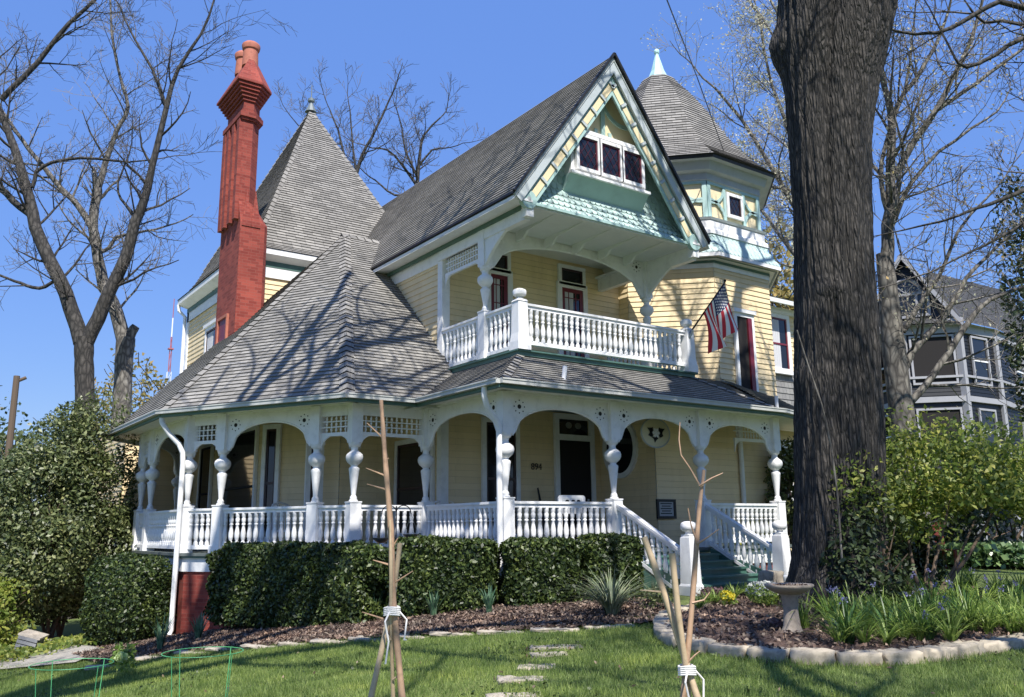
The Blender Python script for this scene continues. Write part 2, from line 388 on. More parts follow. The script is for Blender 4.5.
# bargeboards
for sg in (-1,1):
    e=V((CX+sg*HW,0,ZE)); p=V((CX,0,ZP)); d=(p-e).normalized(); inn=V((-sg*d.z,0,sg*d.x))  # perpendicular, pointing down inside
    if inn.z>0: inn=-inn
    mb=MB()
    def band(o0,o1,y0,y1,m,s0=0.0,s1=1.0):
        L=(p-e).length
        def at(o,s):
            q=e+d*(L*s)+inn*o
            return q
        # clip at the centre line
        def top(o):
            q=e+inn*o; s=(CX-q.x)/(d.x) if abs(d.x)>1e-6 else 0; return q+d*s
        A=e+inn*o0+d*(L*s0); B=e+inn*o1+d*(L*s0)
        C=top(o1) if s1>=1 else e+inn*o1+d*(L*s1); D=top(o0) if s1>=1 else e+inn*o0+d*(L*s1)
        mb.prism([V((q.x,y0,q.z)) for q in (A,B,C,D)],(0,y1-y0,0),m)
    band(.03,.25,YR+.02,YR+.07,0,0,1)
    band(.25,.54,YR+.10,YR+.15,1,.05,1)
    L=(p-e).length; n=8
    for i in range(n):
        s0=.08+i*(.80/n)+.004; band(.325,.465,YR+.085,YR+.10,2,s0,s0+.80/n*.84)
        q=e+inn*.395+d*(L*(s0+.80/n*.92)); mb.obox((q.x,YR+.08,q.z),d*.03,inn*.085,(0,.025,0),0)
    # scroll at foot
    c=e+inn*.36+d*(L*.045)
    mb.prism([V((c.x+.19*math.cos(a*math.pi/10),YR+.06,c.z+.19*math.sin(a*math.pi/10))) for a in range(20)],(0,.1,0),1)
    mb.prism([V((c.x+.05*math.cos(a*math.pi/5),YR+.05,c.z+.05*math.sin(a*math.pi/5))) for a in range(10)],(0,.02,0),3)
    # soffit under overhang
    q1=e+inn*.15; q2=V((CX,0,ZP-.15/ (HW/ (p-e).length)))
    mb.poly([V((q1.x,YR+.07,q1.z)),V((q2.x,YR+.07,q2.z)),V((q2.x,13.35,q2.z)),V((q1.x,13.35,q1.z))],None,3)
    P('bargeboard',mb,['rake_grey','mint_paint','cream_panel','grey_stone_trim'])
# gable face: scalloped shingles
def hw(z): return (ZP-.18-z)/tz
def scallops(mb,zl,zr0,z1,yof,wfun,expo=.15,sw=.15,m=0):
    z=zr0;row=0
    while z<z1:
        w=wfun(z+.05); nx=int(2*w/sw)+1; off=(row%2)*.5*sw
        for i in range(-1,nx+1):
            x0=CX-w+i*sw+off; x1=x0+sw-.008
            if x0<CX-w-.02 or x1>CX+w+.02: continue
            yb=yof(z)-.03; yt=yof(z+expo*1.2)-.008; r=sw/2-.004; cx=(x0+x1)/2
            pts=[V((x1,yt,z+expo*1.2)),V((x0,yt,z+expo*1.2)),V((x0,yb,z+r*.8))]
            for a in range(1,6):
                an=math.pi+math.pi*a/6; pts.append(V((cx+r*math.cos(an),yb,z+r*.8+r*.8*math.sin(an))))
            pts.append(V((x1,yb,z+r*.8)))
            mb.prism(list(reversed(pts)),(0,.014,0),m)
        z+=expo;row+=1
YG=13.25
def gy(z): return YG-.33*max(0,(7.0-z)/.7)**1.6
mb=MB()
mb.poly([(CX-hw(6.3),YG+.03,6.3),(CX+hw(6.3),YG+.03,6.3),(CX,YG+.03,ZP-.2)],None,0)
P('gable_wall',mb,['mint_paint'])
mb=MB(); scallops(mb,0,6.32,8.15,gy,lambda z:min(hw(z),2.42)); P('scalloped_shingles',mb,['mint_shingle'],label='rows of pale green scalloped shingles on the gable')
# upper gable panel, half timber
mb=MB(); z0=8.2
mb.prism([(CX-hw(z0),YG-.03,z0),(CX+hw(z0),YG-.03,z0),(CX,YG-.03,ZP-.2)],(0,.05,0),0)
def arcbar(mb,cx,cz,r,a0,a1,y,w=.09,m=1,n=10):
    for i in range(n):
        q=[a0+(a1-a0)*(i+j)/n for j in (0,1)]
        pts=[V((cx+(r+s)*math.cos(math.radians(a)),y,cz+(r+s)*math.sin(math.radians(a)))) for a,s in ((q[0],-w/2),(q[0],w/2),(q[1],w/2),(q[1],-w/2))]
        mb.prism(pts,(0,.03,0),m)
mb.box(CX-.055,CX+.055,YG-.075,YG-.03,z0,ZP-.5,1)
for sg in (-1,1):
    for rr,c in ((.62,(.62,1.25)),(.55,(.75,.38))):
        a0,a1=(180,300) if sg>0 else (0,-120)
        arcbar(mb,CX+sg*c[0],z0+c[1],rr,a0,a1,YG-.065)
P('half_timber_panel',mb,['cream_panel','mint_paint'])
# triple attic window
def bars_rect(mb,o,U,n,w,h,t,dep,m=0,off=0.0):
    o,U,n=V(o),V(U),V(n); c=o+n*(off+dep/2)
    for a,b in ((0,t),(h-t,h)): mb.obox(c+U*(w/2)+Z*((a+b)/2),U*(w/2),n*(dep/2),Z*(t/2),m)
    for a,b in ((0,t),(w-t,w)): mb.obox(c+U*((a+b)/2)+Z*(h/2),U*(t/2),n*(dep/2),Z*(h/2-t-.001),m)
def window(o,U,n,w,h,case=.11,sash='dark_sash',mid=True,cap=True,curtain=False,lattice=False,name='window',label=None,lights=0,dep=.07,casemat='white_paint',sash_w=.05):
    o,U,n=V(o),V(U).normalized(),V(n).normalized()
    mb=MB(); bars_rect(mb,o-U*case-Z*case*.6,U,n,w+2*case,h+case*1.6,case,dep,0,.0)
    if cap:
        mb.obox(o+U*w/2+Z*(h+case+.05)+n*.06,U*(w/2+case+.05),n*.06,Z*.05); mb.obox(o+U*w/2+Z*(-case*.6-.02)+n*.06,U*(w/2+case+.04),n*.065,Z*.025)
    fr=P(name,mb,[casemat],label=label)
    mb=MB(); bars_rect(mb,o,U,n,w,h,sash_w,.03,0,.016)
    if mid: mb.obox(o+U*w/2+Z*h*.5+n*.036,U*(w/2-.01),n*.018,Z*.028)
    if lights:
        for i in range(1,lights): mb.obox(o+U*(w*i/lights)+Z*(h*.5)+n*.03,U*.012,n*.010,Z*(h*.48))
        for zf in (.72,.9): mb.obox(o+U*w/2+Z*h*zf+n*.031,U*(w*.46),n*.010,Z*.012)
    if lattice:
        for i in range(-2,5):
            a=o+U*(w*i/3)+n*.034; 
            for s in (1,-1):
                p0=(i/3 if s>0 else i/3); x0=w*p0; x1=x0+s*h*.7; t0,t1=0,1
                # clip to pane
                def cl(x): return x
                ts=[0,1]
                if abs(x1-x0)>1e-6:
                    for lim in (0.03,w-.03):
                        t=(lim-x0)/(x1-x0)
                        if 0<t<1: ts.append(t)
                ts=sorted(ts)
                for q in range(len(ts)-1):
                    tm=(ts[q]+ts[q+1])/2; xm=x0+(x1-x0)*tm
                    if .02<xm<w-.02:
                        mb.beam(o+U*(x0+(x1-x0)*ts[q])+Z*(h*ts[q])+n*.034,o+U*(x0+(x1-x0)*ts[q+1])+Z*(h*ts[q+1])+n*.034,.006,.006,up=n)
    s=P('sash',mb,[sash],fr)
    mb=MB(); mb.obox(o+U*w/2+Z*h/2+n*.022,U*(w/2-.03),n*.003,Z*(h/2-.03)); P('pane',mb,['window_glass'],fr)
    if curtain:
        mb=MB()
        for i in range(12):
            x=.06+(w*.55-.06)*i/12; q=.004+.004*math.sin(i*2.2)
            mb.obox(o+U*(x+w*.02)+Z*h*.5+n*(.026+q),U*(w*.025),n*.002,Z*(h*.46))
        P('curtain',mb,['curtain_cloth'],fr)
    return fr
yw=12.98
mb=MB(); wx0,wx1=CX-1.08,CX+1.02; wz0,wz1=7.3,8.22
mb.box(wx0-.02,wx1+.02,yw+.02,YG+.05,wz0-.02,wz1+.05); 
mb.prism([(wx0-.08,yw-.03,wz0-.05),(wx0-.08,YG,wz0-.05),(wx0-.08,YG,wz0-.42)],(wx1-wx0+.16,0,0),1)
P('window_box',mb,['white_paint','mint_paint'])
ww=(wx1-wx0-.16)/3
for i in range(3):
    window((wx0+.08+i*ww+.06,yw,wz0+.1),(1,0,0),(0,-1,0),ww-.12,wz1-wz0-.2,case=.075,mid=False,cap=False,lattice=True,sash='attic_sash',sash_w=.035,label='small attic window with diamond leading, %s'%('left','middle','right')[i],name='attic_window')
mb=MB(); mb.box(wx0-.08,wx1+.08,yw-.08,yw+.03,wz0-.06,wz0-.0); mb.box(wx0-.05,wx1+.05,yw-.06,yw+.03,wz1,wz1+.09); P('window_sill',mb,['white_paint'])
# gable underside with ribs
mb=MB(); zs=6.28
mb.box(X0-.05,14.5,12.93,14.45,zs,zs+.03)
for i in range(1,6):
    x=X0+i*(14.45-X0)/6; 
    mb.prism([(x-.03,12.97,zs),(x-.03,14.4,zs),(x-.03,14.4,zs-.22),(x-.03,14.15,zs-.2),(x-.03,14.0,zs-.08)],(.06,0,0))
mb.box(X0-.05,14.5,12.9,12.98,zs-.04,zs+.06)
P('gable_soffit',mb,['shade_white'])
mb=MB(); mb.box(X0-.05,14.5,12.86,12.9,zs-.01,zs+.05); P('trim_strip',mb,['mint_paint'])
mb=MB(); mb.box(X0-.1,14.9,14.4,YW+.1,6.58,6.62); P('balcony_ceiling',mb,['shade_white'])
# eave soffit, frieze, corner board on left wall
mb=MB(); mb.box(CX-HW+.02,X0+.02,YR+.05,24,ZE-.10,ZE-.05); mb.box(X0-.045,X0,YW+.05,24,ZE-.45,ZE-.09); mb.box(X0-.08,X0+.06,12.95,YW+.1,ZE-.42,ZE-.1)
mb.box(CX+HW-.5,CX+HW-.02,YR+.05,22,ZE-.10,ZE-.05); mb.box(14.4,14.54,12.95,YW,ZE-.42,ZE-.1)
P('eave_trim',mb,['white_paint'])
mb=MB(); mb.box(X0-.11,X0-.082,13.0,24,ZE-.2,ZE-.105); P('trim_strip',mb,['green_trim'])
for bx_ in ((X0-.05,X0+.14,YW-.06,YW+.12,FL,2.7),(X0-.05,X0+.15,YW-.07,YW+.13,3.34,6.0),(7.24,7.4,21.54,21.7,3,7.1),(7.25,7.4,27.75,27.95,0,7.1)):
    mb=MB(); mb.box(*bx_); P('corner_board',mb,['white_paint'])
# ---------------- post / baluster shapes
POST=[(.0,.085),(.025,.085),(.035,.062),(.06,.07),(.085,.062),(.11,.046),(.2,.052),(.60,.098),(.63,.104),(.66,.10),(.68,.07),(.705,.062),(.73,.09),(.77,.135),(.82,.162),(.87,.168),(.92,.155),(.96,.11),(.985,.075),(1.02,.065),(1.06,.075),(1.08,.105),(1.11,.12),(1.15,.12)]
def post(x,y,floor,beam,ball,base_top,label=None,ang=0):
    """square base, turned shaft, ball at height `ball`, square block to the beam"""
    sc=1.0; z0=ball-.87
    ca,sa=math.cos(ang),math.sin(ang); A=V((ca,sa,0));B=V((-sa,ca,0))
    mb=MB()
    zb=base_top
    mb.obox((x,y,(floor+zb)/2),A*.115,B*.115,Z*((zb-floor)/2)); mb.obox((x,y,zb+.015),A*.125,B*.125,Z*.012)
    mb.obox((x,y,floor+.07),A*.135,B*.135,Z*.07)
    prof=[(z0+ (ball-.87-z0)+z,r) for z,r in POST]
    # stretch the shaft between base top and neck
    s=[]
    for z,r in POST:
        if z<=.12: zz=zb+.03+z
        elif z<.62: zz=zb+.15+(z-.12)/.5*((z0+.62)-(zb+.15))
        else: zz=z0+z
        s.append((zz,r))
    mb.lathe(s,(x,y,0),18)
    zc=z0+1.15
    mb.obox((x,y,(zc+beam)/2),A*.112,B*.112,Z*((beam-zc)/2))
    o=P('porch_post',mb,['white_paint'],label=label); smooth_by(o,35); return o
BAL=[(0,.034),(.07,.034),(.075,.024),(.1,.02),(.13,.03),(.18,.038),(.26,.038),(.34,.028),(.42,.021),(.435,.03),(.455,.03),(.47,.02),(.50,.03),(.56,.034),(.60,.026),(.615,.034),(.69,.034)]
mb=MB(); mb.lathe([(z,r*1.32) for z,r in BAL],(0,0,0),10)
# baluster prototype mesh
_b=mb.build('baluster',['white_paint']); smooth_by(_b,50); BMESH=_b.data; bpy.data.objects.remove(_b)
def balustrade(a,b,top_z,bot_z,spacing=.155,label=None,slope_b=0.0,skirt=True):
    a,b=V((a[0],a[1],0)),V((b[0],b[1],0)); d=b-a; L=d.length; d/=L; side=V((-d.y,d.x,0)); drop=Z*slope_b
    mb=MB()
    A=a+Z*top_z; B=b+Z*top_z+drop
    mb.beam(A-Z*.02,B-Z*.02,.13,.045); mb.beam(A-Z*.075,B-Z*.075,.075,.065)
    mb.beam(a+Z*(bot_z+.03),b+Z*(bot_z+.03)+drop,.10,.06); mb.beam(a+Z*(bot_z+.07),b+Z*(bot_z+.07)+drop,.06,.025)
    o=P('balustrade',mb,['white_paint'],label=label)
    n=max(2,int(round(L/spacing))-1); h=(top_z-.105)-(bot_z+.08)
    for i in range(n):
        f=(i+1)/(n+1); q=a+d*(L*f)+Z*(bot_z+.08)+drop*f
        c=bpy.data.objects.new('baluster',BMESH); COL.objects.link(c); c.parent=o; c.location=q-H.location; c.scale=(1,1,h/.69)
    return o
pA=(8.85,YP);pB=(11.41,YP);pC=(13.9,YP);pD=(16.35,YP); p5=(8.85,15.35)
p4=(k(354.4,458)*15.35,15.35)
p1=(5.15,5.15/k(189.5,466))
def isect(px,py,a,b):
    kk=k(px,py); # x=kk*y on line a->b
    t=(kk*a[1]-a[0])/((b[0]-a[0])-kk*(b[1]-a[1])); return (a[0]+(b[0]-a[0])*t,a[1]+(b[1]-a[1])*t)
p3=isect(316.6,459,p4,p1); p2=isect(222.8,463,p4,p1)
p0=(5.15,5.15/k(152.5,474)); pm=(5.15,5.15/k(143.7,476)+.1); pz=(6.6,pm[1]+2.3)
RT=.46; BT=.50; BEAM=2.40; BALL=1.37
angc=math.atan2(p1[1]-p4[1],p1[0]-p4[0])
posts=[(pA,0),(pB,0),(pC,0),(pD,0),(p5,0),(p4,0),(p3,angc),(p2,angc),(p1,0),(p0,0),(pm,0),(pz,0)]
plab=['corner post beside the downspout at the front of the porch','post at the left top of the front steps','post at the right top of the front steps','post at the right end of the front porch','post at the inner corner where the porch steps back','post right of the corner spindle frieze','post left of the corner spindle frieze','post with the arch to its right and small frieze to its left','post beside the left downspout','post on the left side of the porch','post on the left side of the porch','last post on the left side of the porch']
for (p,a),l in zip(posts,plab): post(p[0],p[1],FL,BEAM,BALL,BT,l,a)
SEG=[(pA,pB,'arch','front railing left of the steps'),(pB,pC,'archonly',''),(pC,pD,'arch','front railing right of the steps'),(p5,pA,'arch','short side railing where the porch steps back'),(p4,p5,'frieze','railing below the long spindle frieze'),(p3,p4,'frieze','short railing at the porch corner'),(p2,p3,'arch','railing under the corner arch'),(p1,p2,'frieze','short railing near the left downspout'),(p0,p1,'arch','railing on the left side of the porch'),(pm,p0,'frieze','short railing on the left side'),(pz,pm,'arch','rear left railing')]
def arch_panel(a,b,zt,zf,zc,th=.05,inset=.11,holes=True,name='arch_panel'):
    a,b=V((a[0],a[1],0)),V((b[0],b[1],0)); d=b-a; L=d.length; d/=L; sd=V((-d.y,d.x,0)); 
    n=20; mb=MB(); x0,x1=inset,L-inset; W_=x1-x0
    lo=[]
    for i in range(n+1):
        f=i/n; x=x0+.10+(W_-.2)*f; zz=zf+(zc-zf)*(max(0,1-abs(2*f-1)**2.1))**.5; lo.append((x,zz))
    lo=[(x0,zf-.02)]+[(x0+.06,zf-.06)]+lo+[(x1-.06,zf-.06)]+[(x1,zf-.02)]
    for i in range(len(lo)-1):
        q0,q1=lo[i],lo[i+1]
        if q1[0]-q0[0]<1e-4: continue
        pts=[a+d*q0[0]+Z*q0[1]-sd*th/2,a+d*q1[0]+Z*q1[1]-sd*th/2,a+d*q1[0]+Z*zt-sd*th/2,a+d*q0[0]+Z*zt-sd*th/2]
        mb.prism(list(pts),sd*th,0)
    # moulding along arch
    mb.tube([a+d*q[0]+Z*(q[1]+.01) for q in lo[2:-2]],.033,6,0)
    if holes:  # flat dark discs paint the shade seen through pierced holes
        for cx in (x0+.2,x1-.2):
            cz=(zf+zt)/2+.12
            for s in (-1,1):
                def disc(ox,oz,r):
                    mb.prism([a+d*(cx+ox+r*math.cos(t*math.pi/5))+Z*(cz+oz+r*math.sin(t*math.pi/5))+sd*s*(th/2+.001) for t in range(10)],sd*s*.003,1)
                disc(0,0,.042)
                for t in range(8): disc(.115*math.cos(t*math.pi/4),.115*math.sin(t*math.pi/4),.013)
    o=P(name,mb,['white_paint','hole_shade']); return o
def frieze(a,b,zt,zb,inset=.11,cell=.105,name='spindle_frieze'):
    a,b=V((a[0],a[1],0)),V((b[0],b[1],0)); d=b-a; L=d.length; d/=L; x0,x1=inset,L-inset; mb=MB()
    mb.beam(a+d*x0+Z*(zb),a+d*x1+Z*zb,.06,.07); mb.beam(a+d*x0+Z*(zt),a+d*x1+Z*zt,.06,.08)
    n=max(2,int((x1-x0)/cell)); rows=3; hz=(zt-zb-.07)/rows
    for i in range(1,n):
        x=x0+(x1-x0)*i/n; c=a+d*x
        pr=[]
        for r in range(rows):
            z=zb+.035+r*hz; pr+=[(z,.012),(z+hz*.2,.012),(z+hz*.5,.027),(z+hz*.8,.012)]
        pr.append((zt-.04,.012)); mb.lathe(pr,(c.x,c.y,0),6)
    for r in range(1,rows): mb.beam(a+d*x0+Z*(zb+.035+r*hz),a+d*x1+Z*(zb+.035+r*hz),.02,.024)
    # small corner brackets
    for x,s in ((x0,1),(x1,-1)):
        pts=[(0,0),(.26,0)]+[(.26-.26*math.sin(t*math.pi/10)+.0,-.3+.3*math.cos(t*math.pi/10)) for t in range(1,6)]
        mb.prism([a+d*(x+s*q[0])+Z*(zb-.03+q[1]*.9)+V((-d.y,d.x,0))*-.02 for q in pts],V((-d.y,d.x,0))*.04)
    mb.beam(a+d*x0+Z*(zt+.1),a+d*x1+Z*(zt+.1),.05,.14)
    o=P(name,mb,['white_paint']); smooth_by(o,35); return o
for a,b,kd,lab in SEG:
    if kd!='archonly': balustrade(a,b,RT,-.36,label=lab)
    if 'arch' in kd: arch_panel(a,b,BEAM-.02,1.68,2.17)
    else: frieze(a,b,BEAM-.17,1.83)
# beams and soffit
mb=MB()
line=[pz,pm,p0,p1,p4,p5,pA,pD,(18.2,14.2)]
for i in range(len(line)-1): mb.beam((*line[i],BEAM+.005),(*line[i+1],BEAM+.005),.16,.05)
eave=[V((6.9,27.3,0)),CB,C1,C2,V((8.3,14.77,0)),V((8.3,11.9,0)),V((15.9,11.9,0)),V((18.4,12.6,0)),gD]
inner=[V((7.4,26,0)),V((*pm,0)),V((*p1,0)),V((*p4,0)),V((*p5,0)),V((*pA,0)),V((*pD,0)),V((18.2,14.0,0)),V((18.3,14.2,0))]
for i in range(len(eave)-1):
    q=[eave[i],eave[i+1],inner[i+1],inner[i]]; mb.poly([V((p.x,p.y,GZ-.03)) for p in q])
P('porch_soffit',mb,['white_paint'])
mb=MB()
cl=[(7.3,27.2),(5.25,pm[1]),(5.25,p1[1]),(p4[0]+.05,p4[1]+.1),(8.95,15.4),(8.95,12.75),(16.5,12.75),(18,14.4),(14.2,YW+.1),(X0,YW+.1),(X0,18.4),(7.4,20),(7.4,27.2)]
mb.poly([(x,y,2.72) for x,y in cl]); P('porch_ceiling',mb,['porch_ceiling_dimmed'])
# gutters
mb=MB(); mg=MB()
for i in range(len(eave)-1):
    a,b=eave[i],eave[i+1]; d=(b-a); d.z=0; d.normalize(); out=V((d.y,-d.x,0))
    A=V((a.x,a.y,GZ))+out*.05; B=V((b.x,b.y,GZ))+out*.05
    A-=d*.02;B+=d*.02
    mb.beam(A+Z*.005,B+Z*.005,.10,.085); mb.beam(A+out*.05+Z*.04,B+out*.05+Z*.04,.025,.025)
    mg.beam(A-out*.075-Z*.07,B-out*.075-Z*.07,.05,.06)
o=P('gutter',mb,['gutter_paint']); P('green_moulding',mg,['green_trim'])
# floor, skirt, foundation
fl=[(7.3,27.3),(5.0,pm[1]+.3),(5.0,p1[1]-.1),(p4[0]-.08,15.2),(8.7,15.2),(8.7,12.41),(16.55,12.41),(18.2,14.0),(18.2,16),(11,27.3)]
def outline(s): # inset polygon a bit
    c=V((11,18,0)); return [(x+(c.x-x)*s*.02/.1*.1, y+(c.y-y)*s*.02/.1*.1) for x,y in fl]
mb=MB(); mb.prism([(x,y,FL-.06) for x,y in fl],(0,0,.06)); P('porch_floor',mb,['porch_floor_dimmed'])
mb=MB(); mb.prism([(x,y,FL-.37) for x,y in outline(.8)],(0,0,.30)); P('porch_skirt',mb,['white_paint'])
mb=MB(); mb.prism([(x,y,FL-.10) for x,y in outline(.3)],(0,0,.05)); P('trim_strip',mb,['green_trim'])
mb=MB()
fo=outline(1.2)
for i in range(len(fo)):
    a,b=V((*fo[i],0)),V((*fo[(i+1)%len(fo)],0)); L=(b-a).length
    mb.poly([a+Z*-3.2,b+Z*-3.2,b+Z*(FL-.37),a+Z*(FL-.37)],[(0,0),(L,0),(L,2.4),(0,2.4)])
P('foundation',mb,['brick_red'])
# ---------------- steps
SY=10.68; NR=6; zg=gz(12.6,10.4)
mb=MB(); run=(12.41-SY-.05)/(NR-1); rise=(FL-zg)/NR
for i in range(1,NR):
    z=FL-rise*i; y0=12.41-run*i
    mb.box(11.55,13.76,y0-.03,y0+run+.02,z-.035,z); mb.box(11.57,13.74,y0,12.4,z-rise,z-.036)
P('steps',mb,['stair_green'])
for x,lab in ((11.41,'left'),(13.9,'right')):
    mb=MB(); mb.prism([(x-.04,12.4,FL-.02),(x-.04,12.4,zg-.1),(x-.04,SY+.05,zg-.1),(x-.04,SY+.05,zg+.18)],(.08,0,0)); P('stair_stringer',mb,['stair_green'])
    zn=gz(x,SY)-.05; zt=-.20
    mb=MB()
    for z0_,z1_,r0,r1 in ((zn,zn+.2,.15,.15),(zn+.2,zn+.24,.15,.128),(zn+.24,zt,.128,.108),(zt,zt+.05,.10,.085)):
        for j in range(4):
            a0=math.pi/4+j*math.pi/2;a1=a0+math.pi/2;q=math.sqrt(2)
            mb.poly([(x+r0*q*math.cos(a0),SY+r0*q*math.sin(a0),z0_),(x+r0*q*math.cos(a1),SY+r0*q*math.sin(a1),z0_),(x+r1*q*math.cos(a1),SY+r1*q*math.sin(a1),z1_),(x+r1*q*math.cos(a0),SY+r1*q*math.sin(a0),z1_)])
    mb.obox((x,SY,zt+.045),(.095,0,0),(0,.095,0),(0,0,.01))
    mb.lathe([(0,.085),(.02,.06),(.05,.06),(.06,.10),(.10,.135),(.16,.142),(.2,.125),(.225,.07),(.23,.01)],(x,SY,zt+.05),20)
    o=P('newel_post',mb,['white_paint'],label='square newel with round cap at the foot of the steps, %s side'%lab); smooth_by(o,35)
    balustrade((x,YP-.1),(x,SY+.14),RT-.02,-.36,.15,label='sloping stair railing, %s side'%lab,slope_b=-.86)
# ---------------- balcony
bz=3.42
mb=MB(); mb.box(X0-.08,14.6,13.22,YW,BZ-.02,bz-.06); P('balcony_floor',mb,['green_trim'])
mb=MB(); mb.box(X0-.13,14.65,13.17,YW+.05,bz-.06,bz-.03); P('balcony_edge',mb,['green_trim'])
RTb=onY(526.7,304.9,13.35).z
for p,l in (((X0+.03,13.3),'left'),((14.48,13.3),'right')):
    mb=MB(); x,y=p; zt=RTb+.02
    for z0_,z1_,r0,r1 in ((bz-.03,bz+.13,.155,.155),(bz+.13,bz+.3,.145,.125),(bz+.3,zt,.125,.112),(zt,zt+.05,.125,.09)):
        for j in range(4):
            a0=math.pi/4+j*math.pi/2;a1=a0+math.pi/2;q=math.sqrt(2)
            mb.poly([(x+r0*q*math.cos(a0),y+r0*q*math.sin(a0),z0_),(x+r0*q*math.cos(a1),y+r0*q*math.sin(a1),z0_),(x+r1*q*math.cos(a1),y+r1*q*math.sin(a1),z1_),(x+r1*q*math.cos(a0),y+r1*q*math.sin(a0),z1_)])
    mb.lathe([(0,.085),(.03,.055),(.05,.055),(.06,.10),(.09,.132),(.16,.14),(.19,.125),(.215,.07),(.22,.01)],(x,y,zt+.05),20)
    o=P('newel_post',mb,['white_paint'],label='square newel with round cap at the %s front corner of the balcony'%l); smooth_by(o,35)
balustrade((X0+.15,13.3),(14.36,13.3),RTb,bz+.1,.148,label='front railing of the balcony')
balustrade((X0,13.45),(X0,14.4),RTb,bz+.02,.15,label='left balcony railing in front of the post')
balustrade((X0,14.6),(X0,16.12),RTb,bz+.02,.15,label='left balcony railing behind the post')
balustrade((14.48,13.45),(14.48,16.1),RTb,bz+.02,.15,label='right side railing of the balcony')
ballb=onY(644.5,309.6,14.5).z
for x in (X0+.02,14.44): post(x,14.5,bz-.02,6.3,ballb,RTb+.05,'turned post holding up the gable over the balcony')
arch_panel((X0+.02,14.5),(14.44,14.5),6.58,ballb+.33,6.12,name='balcony_arch')
frieze((X0,14.5),(X0,YW-.05),6.0,5.58,cell=.1)
for x in (X0-.02,14.44):
    mb=MB(); zf=ballb+.25; pts=[(14.41,6.26),(14.41,zf)]
    n=10
    for i in range(n+1):
        t=i/n; y=14.35-(14.35-13.08)*t; zz=zf+.1+(6.08-zf-.1)*math.sin(t*math.pi/2)**.9; pts.append((y,zz))
    pts+=[(12.98,6.08),(12.98,6.26)]
    for i in range(2,len(pts)-2):
        a,b=pts[i],pts[i+1]
        mb.prism([(x-.035,a[0],a[1]),(x-.035,b[0],b[1]),(x-.035,b[0],max(6.26,b[1])),(x-.035,a[0],6.26)],(.07,0,0))
    mb.prism([(x-.035,14.41,6.26),(x-.035,14.41,zf),(x-.035,14.35,zf+.1),(x-.035,14.35,6.26)],(.07,0,0))
    mb.box(x-.09,x+.09,12.84,13.02,6.0,6.26)
    P('gable_bracket',mb,['white_paint'])
# ---------------- doors and windows (positions measured on their wall planes)
def wpx(x0,x1,z0,z1,plane='Y',c=YW,py=440,**kw):
    if plane=='Y':
        a=onY(x0,py,c).x;b=onY(x1,py,c).x; return window((a,c-.02,z0),(1,0,0),(0,-1,0),b-a,z1-z0,**kw)
    a=onX(x0,py,c).y;b=onX(x1,py,c).y; a,b=max(a,b),min(a,b)
    return window((c-.02,a,z0),(0,-1,0),(-1,0,0),a-b,z1-z0,**kw)
# balcony doors with transoms
for x0,x1,py,l in ((489,506,280,'left'),(560,581,290,'right')):
    a=onY(x0,py,YW).x;b=onY(x1,py,YW).x
    window((a,YW-.02,bz),(1,0,0),(0,-1,0),b-a,2.45,case=.14,mid=False,cap=False,curtain=True,lights=3,sash_w=.10,sash='burgundy_paint',name='balcony_door',label='burgundy glazed door onto the balcony, %s one'%l)
    window((a,YW-.02,bz+2.58),(1,0,0),(0,-1,0),b-a,.38,case=.09,mid=False,cap=False,name='transom_window')
# ground floor
wpx(484.5,514,FL+.25,2.35,mid=True,label='tall dark window right of the corner post',cap=False)
a=onY(557,440,YW).x;b=onY(588,440,YW).x
mb=MB(); bars_rect(mb,V((a-.13,YW-.02,FL)),V((1,0,0)),V((0,-1,0)),b-a+.26,3.12,.13,.08,0); 
mb.obox(((a+b)/2,YW-.06,2.12),((b-a)/2,0,0),(0,.04,0),(0,0,.07))
D_=P('front_door',mb,['white_paint'],label='dark front door with glass transom above')
mb=MB(); mb.box(a,b,YW-.07,YW-.02,FL,2.05); P('door_leaf',mb,['interior_dark'],D_)
mb=MB(); mb.box(a+.03,b-.03,YW-.035,YW-.025,2.2,2.66)
P('transom',mb,['window_glass'],D_)
mb=MB()
for cx in (.35,.65): 
    x=a+(b-a)*cx; mb.prism([(x+.1*math.cos(t*math.pi/5),YW-.042,2.42+.08*math.sin(t*math.pi/5)) for t in range(10)],(0,.004,0))
P('door_hardware',mb,['steel'],D_)
mb=MB(); mb.lathe([(0,.02),(.02,.035),(.05,.035),(.07,.02)],(b-.12,YW-.09,.6),10); P('door_knob',mb,['steel'],D_)
# house number
def textobj(name,txt,size,loc,rot,matname,parent=None,ext=.006):
    cu=bpy.data.curves.new(name,'FONT'); cu.body=txt; cu.size=size; cu.extrude=ext; cu.align_x='CENTER'; cu.align_y='CENTER'
    o=bpy.data.objects.new(name,cu); COL.objects.link(o)
    dg=bpy.context.evaluated_depsgraph_get(); me=bpy.data.meshes.new_from_object(o.evaluated_get(dg)); bpy.data.objects.remove(o)
    me.materials.clear(); me.materials.append(MATS[matname])
    o=bpy.data.objects.new(name,me); COL.objects.link(o); base=V((0,0,0)); p=parent
    while p is not None: base+=p.location;p=p.parent
    o.location=V(loc)-base; o.rotation_euler=rot
    if parent:o.parent=parent
    return o
q=onY(535.5,467,YW); textobj('house_number','894',.215,(q.x,YW-.04,q.z),(math.pi/2,0,0),'number_dark',H)
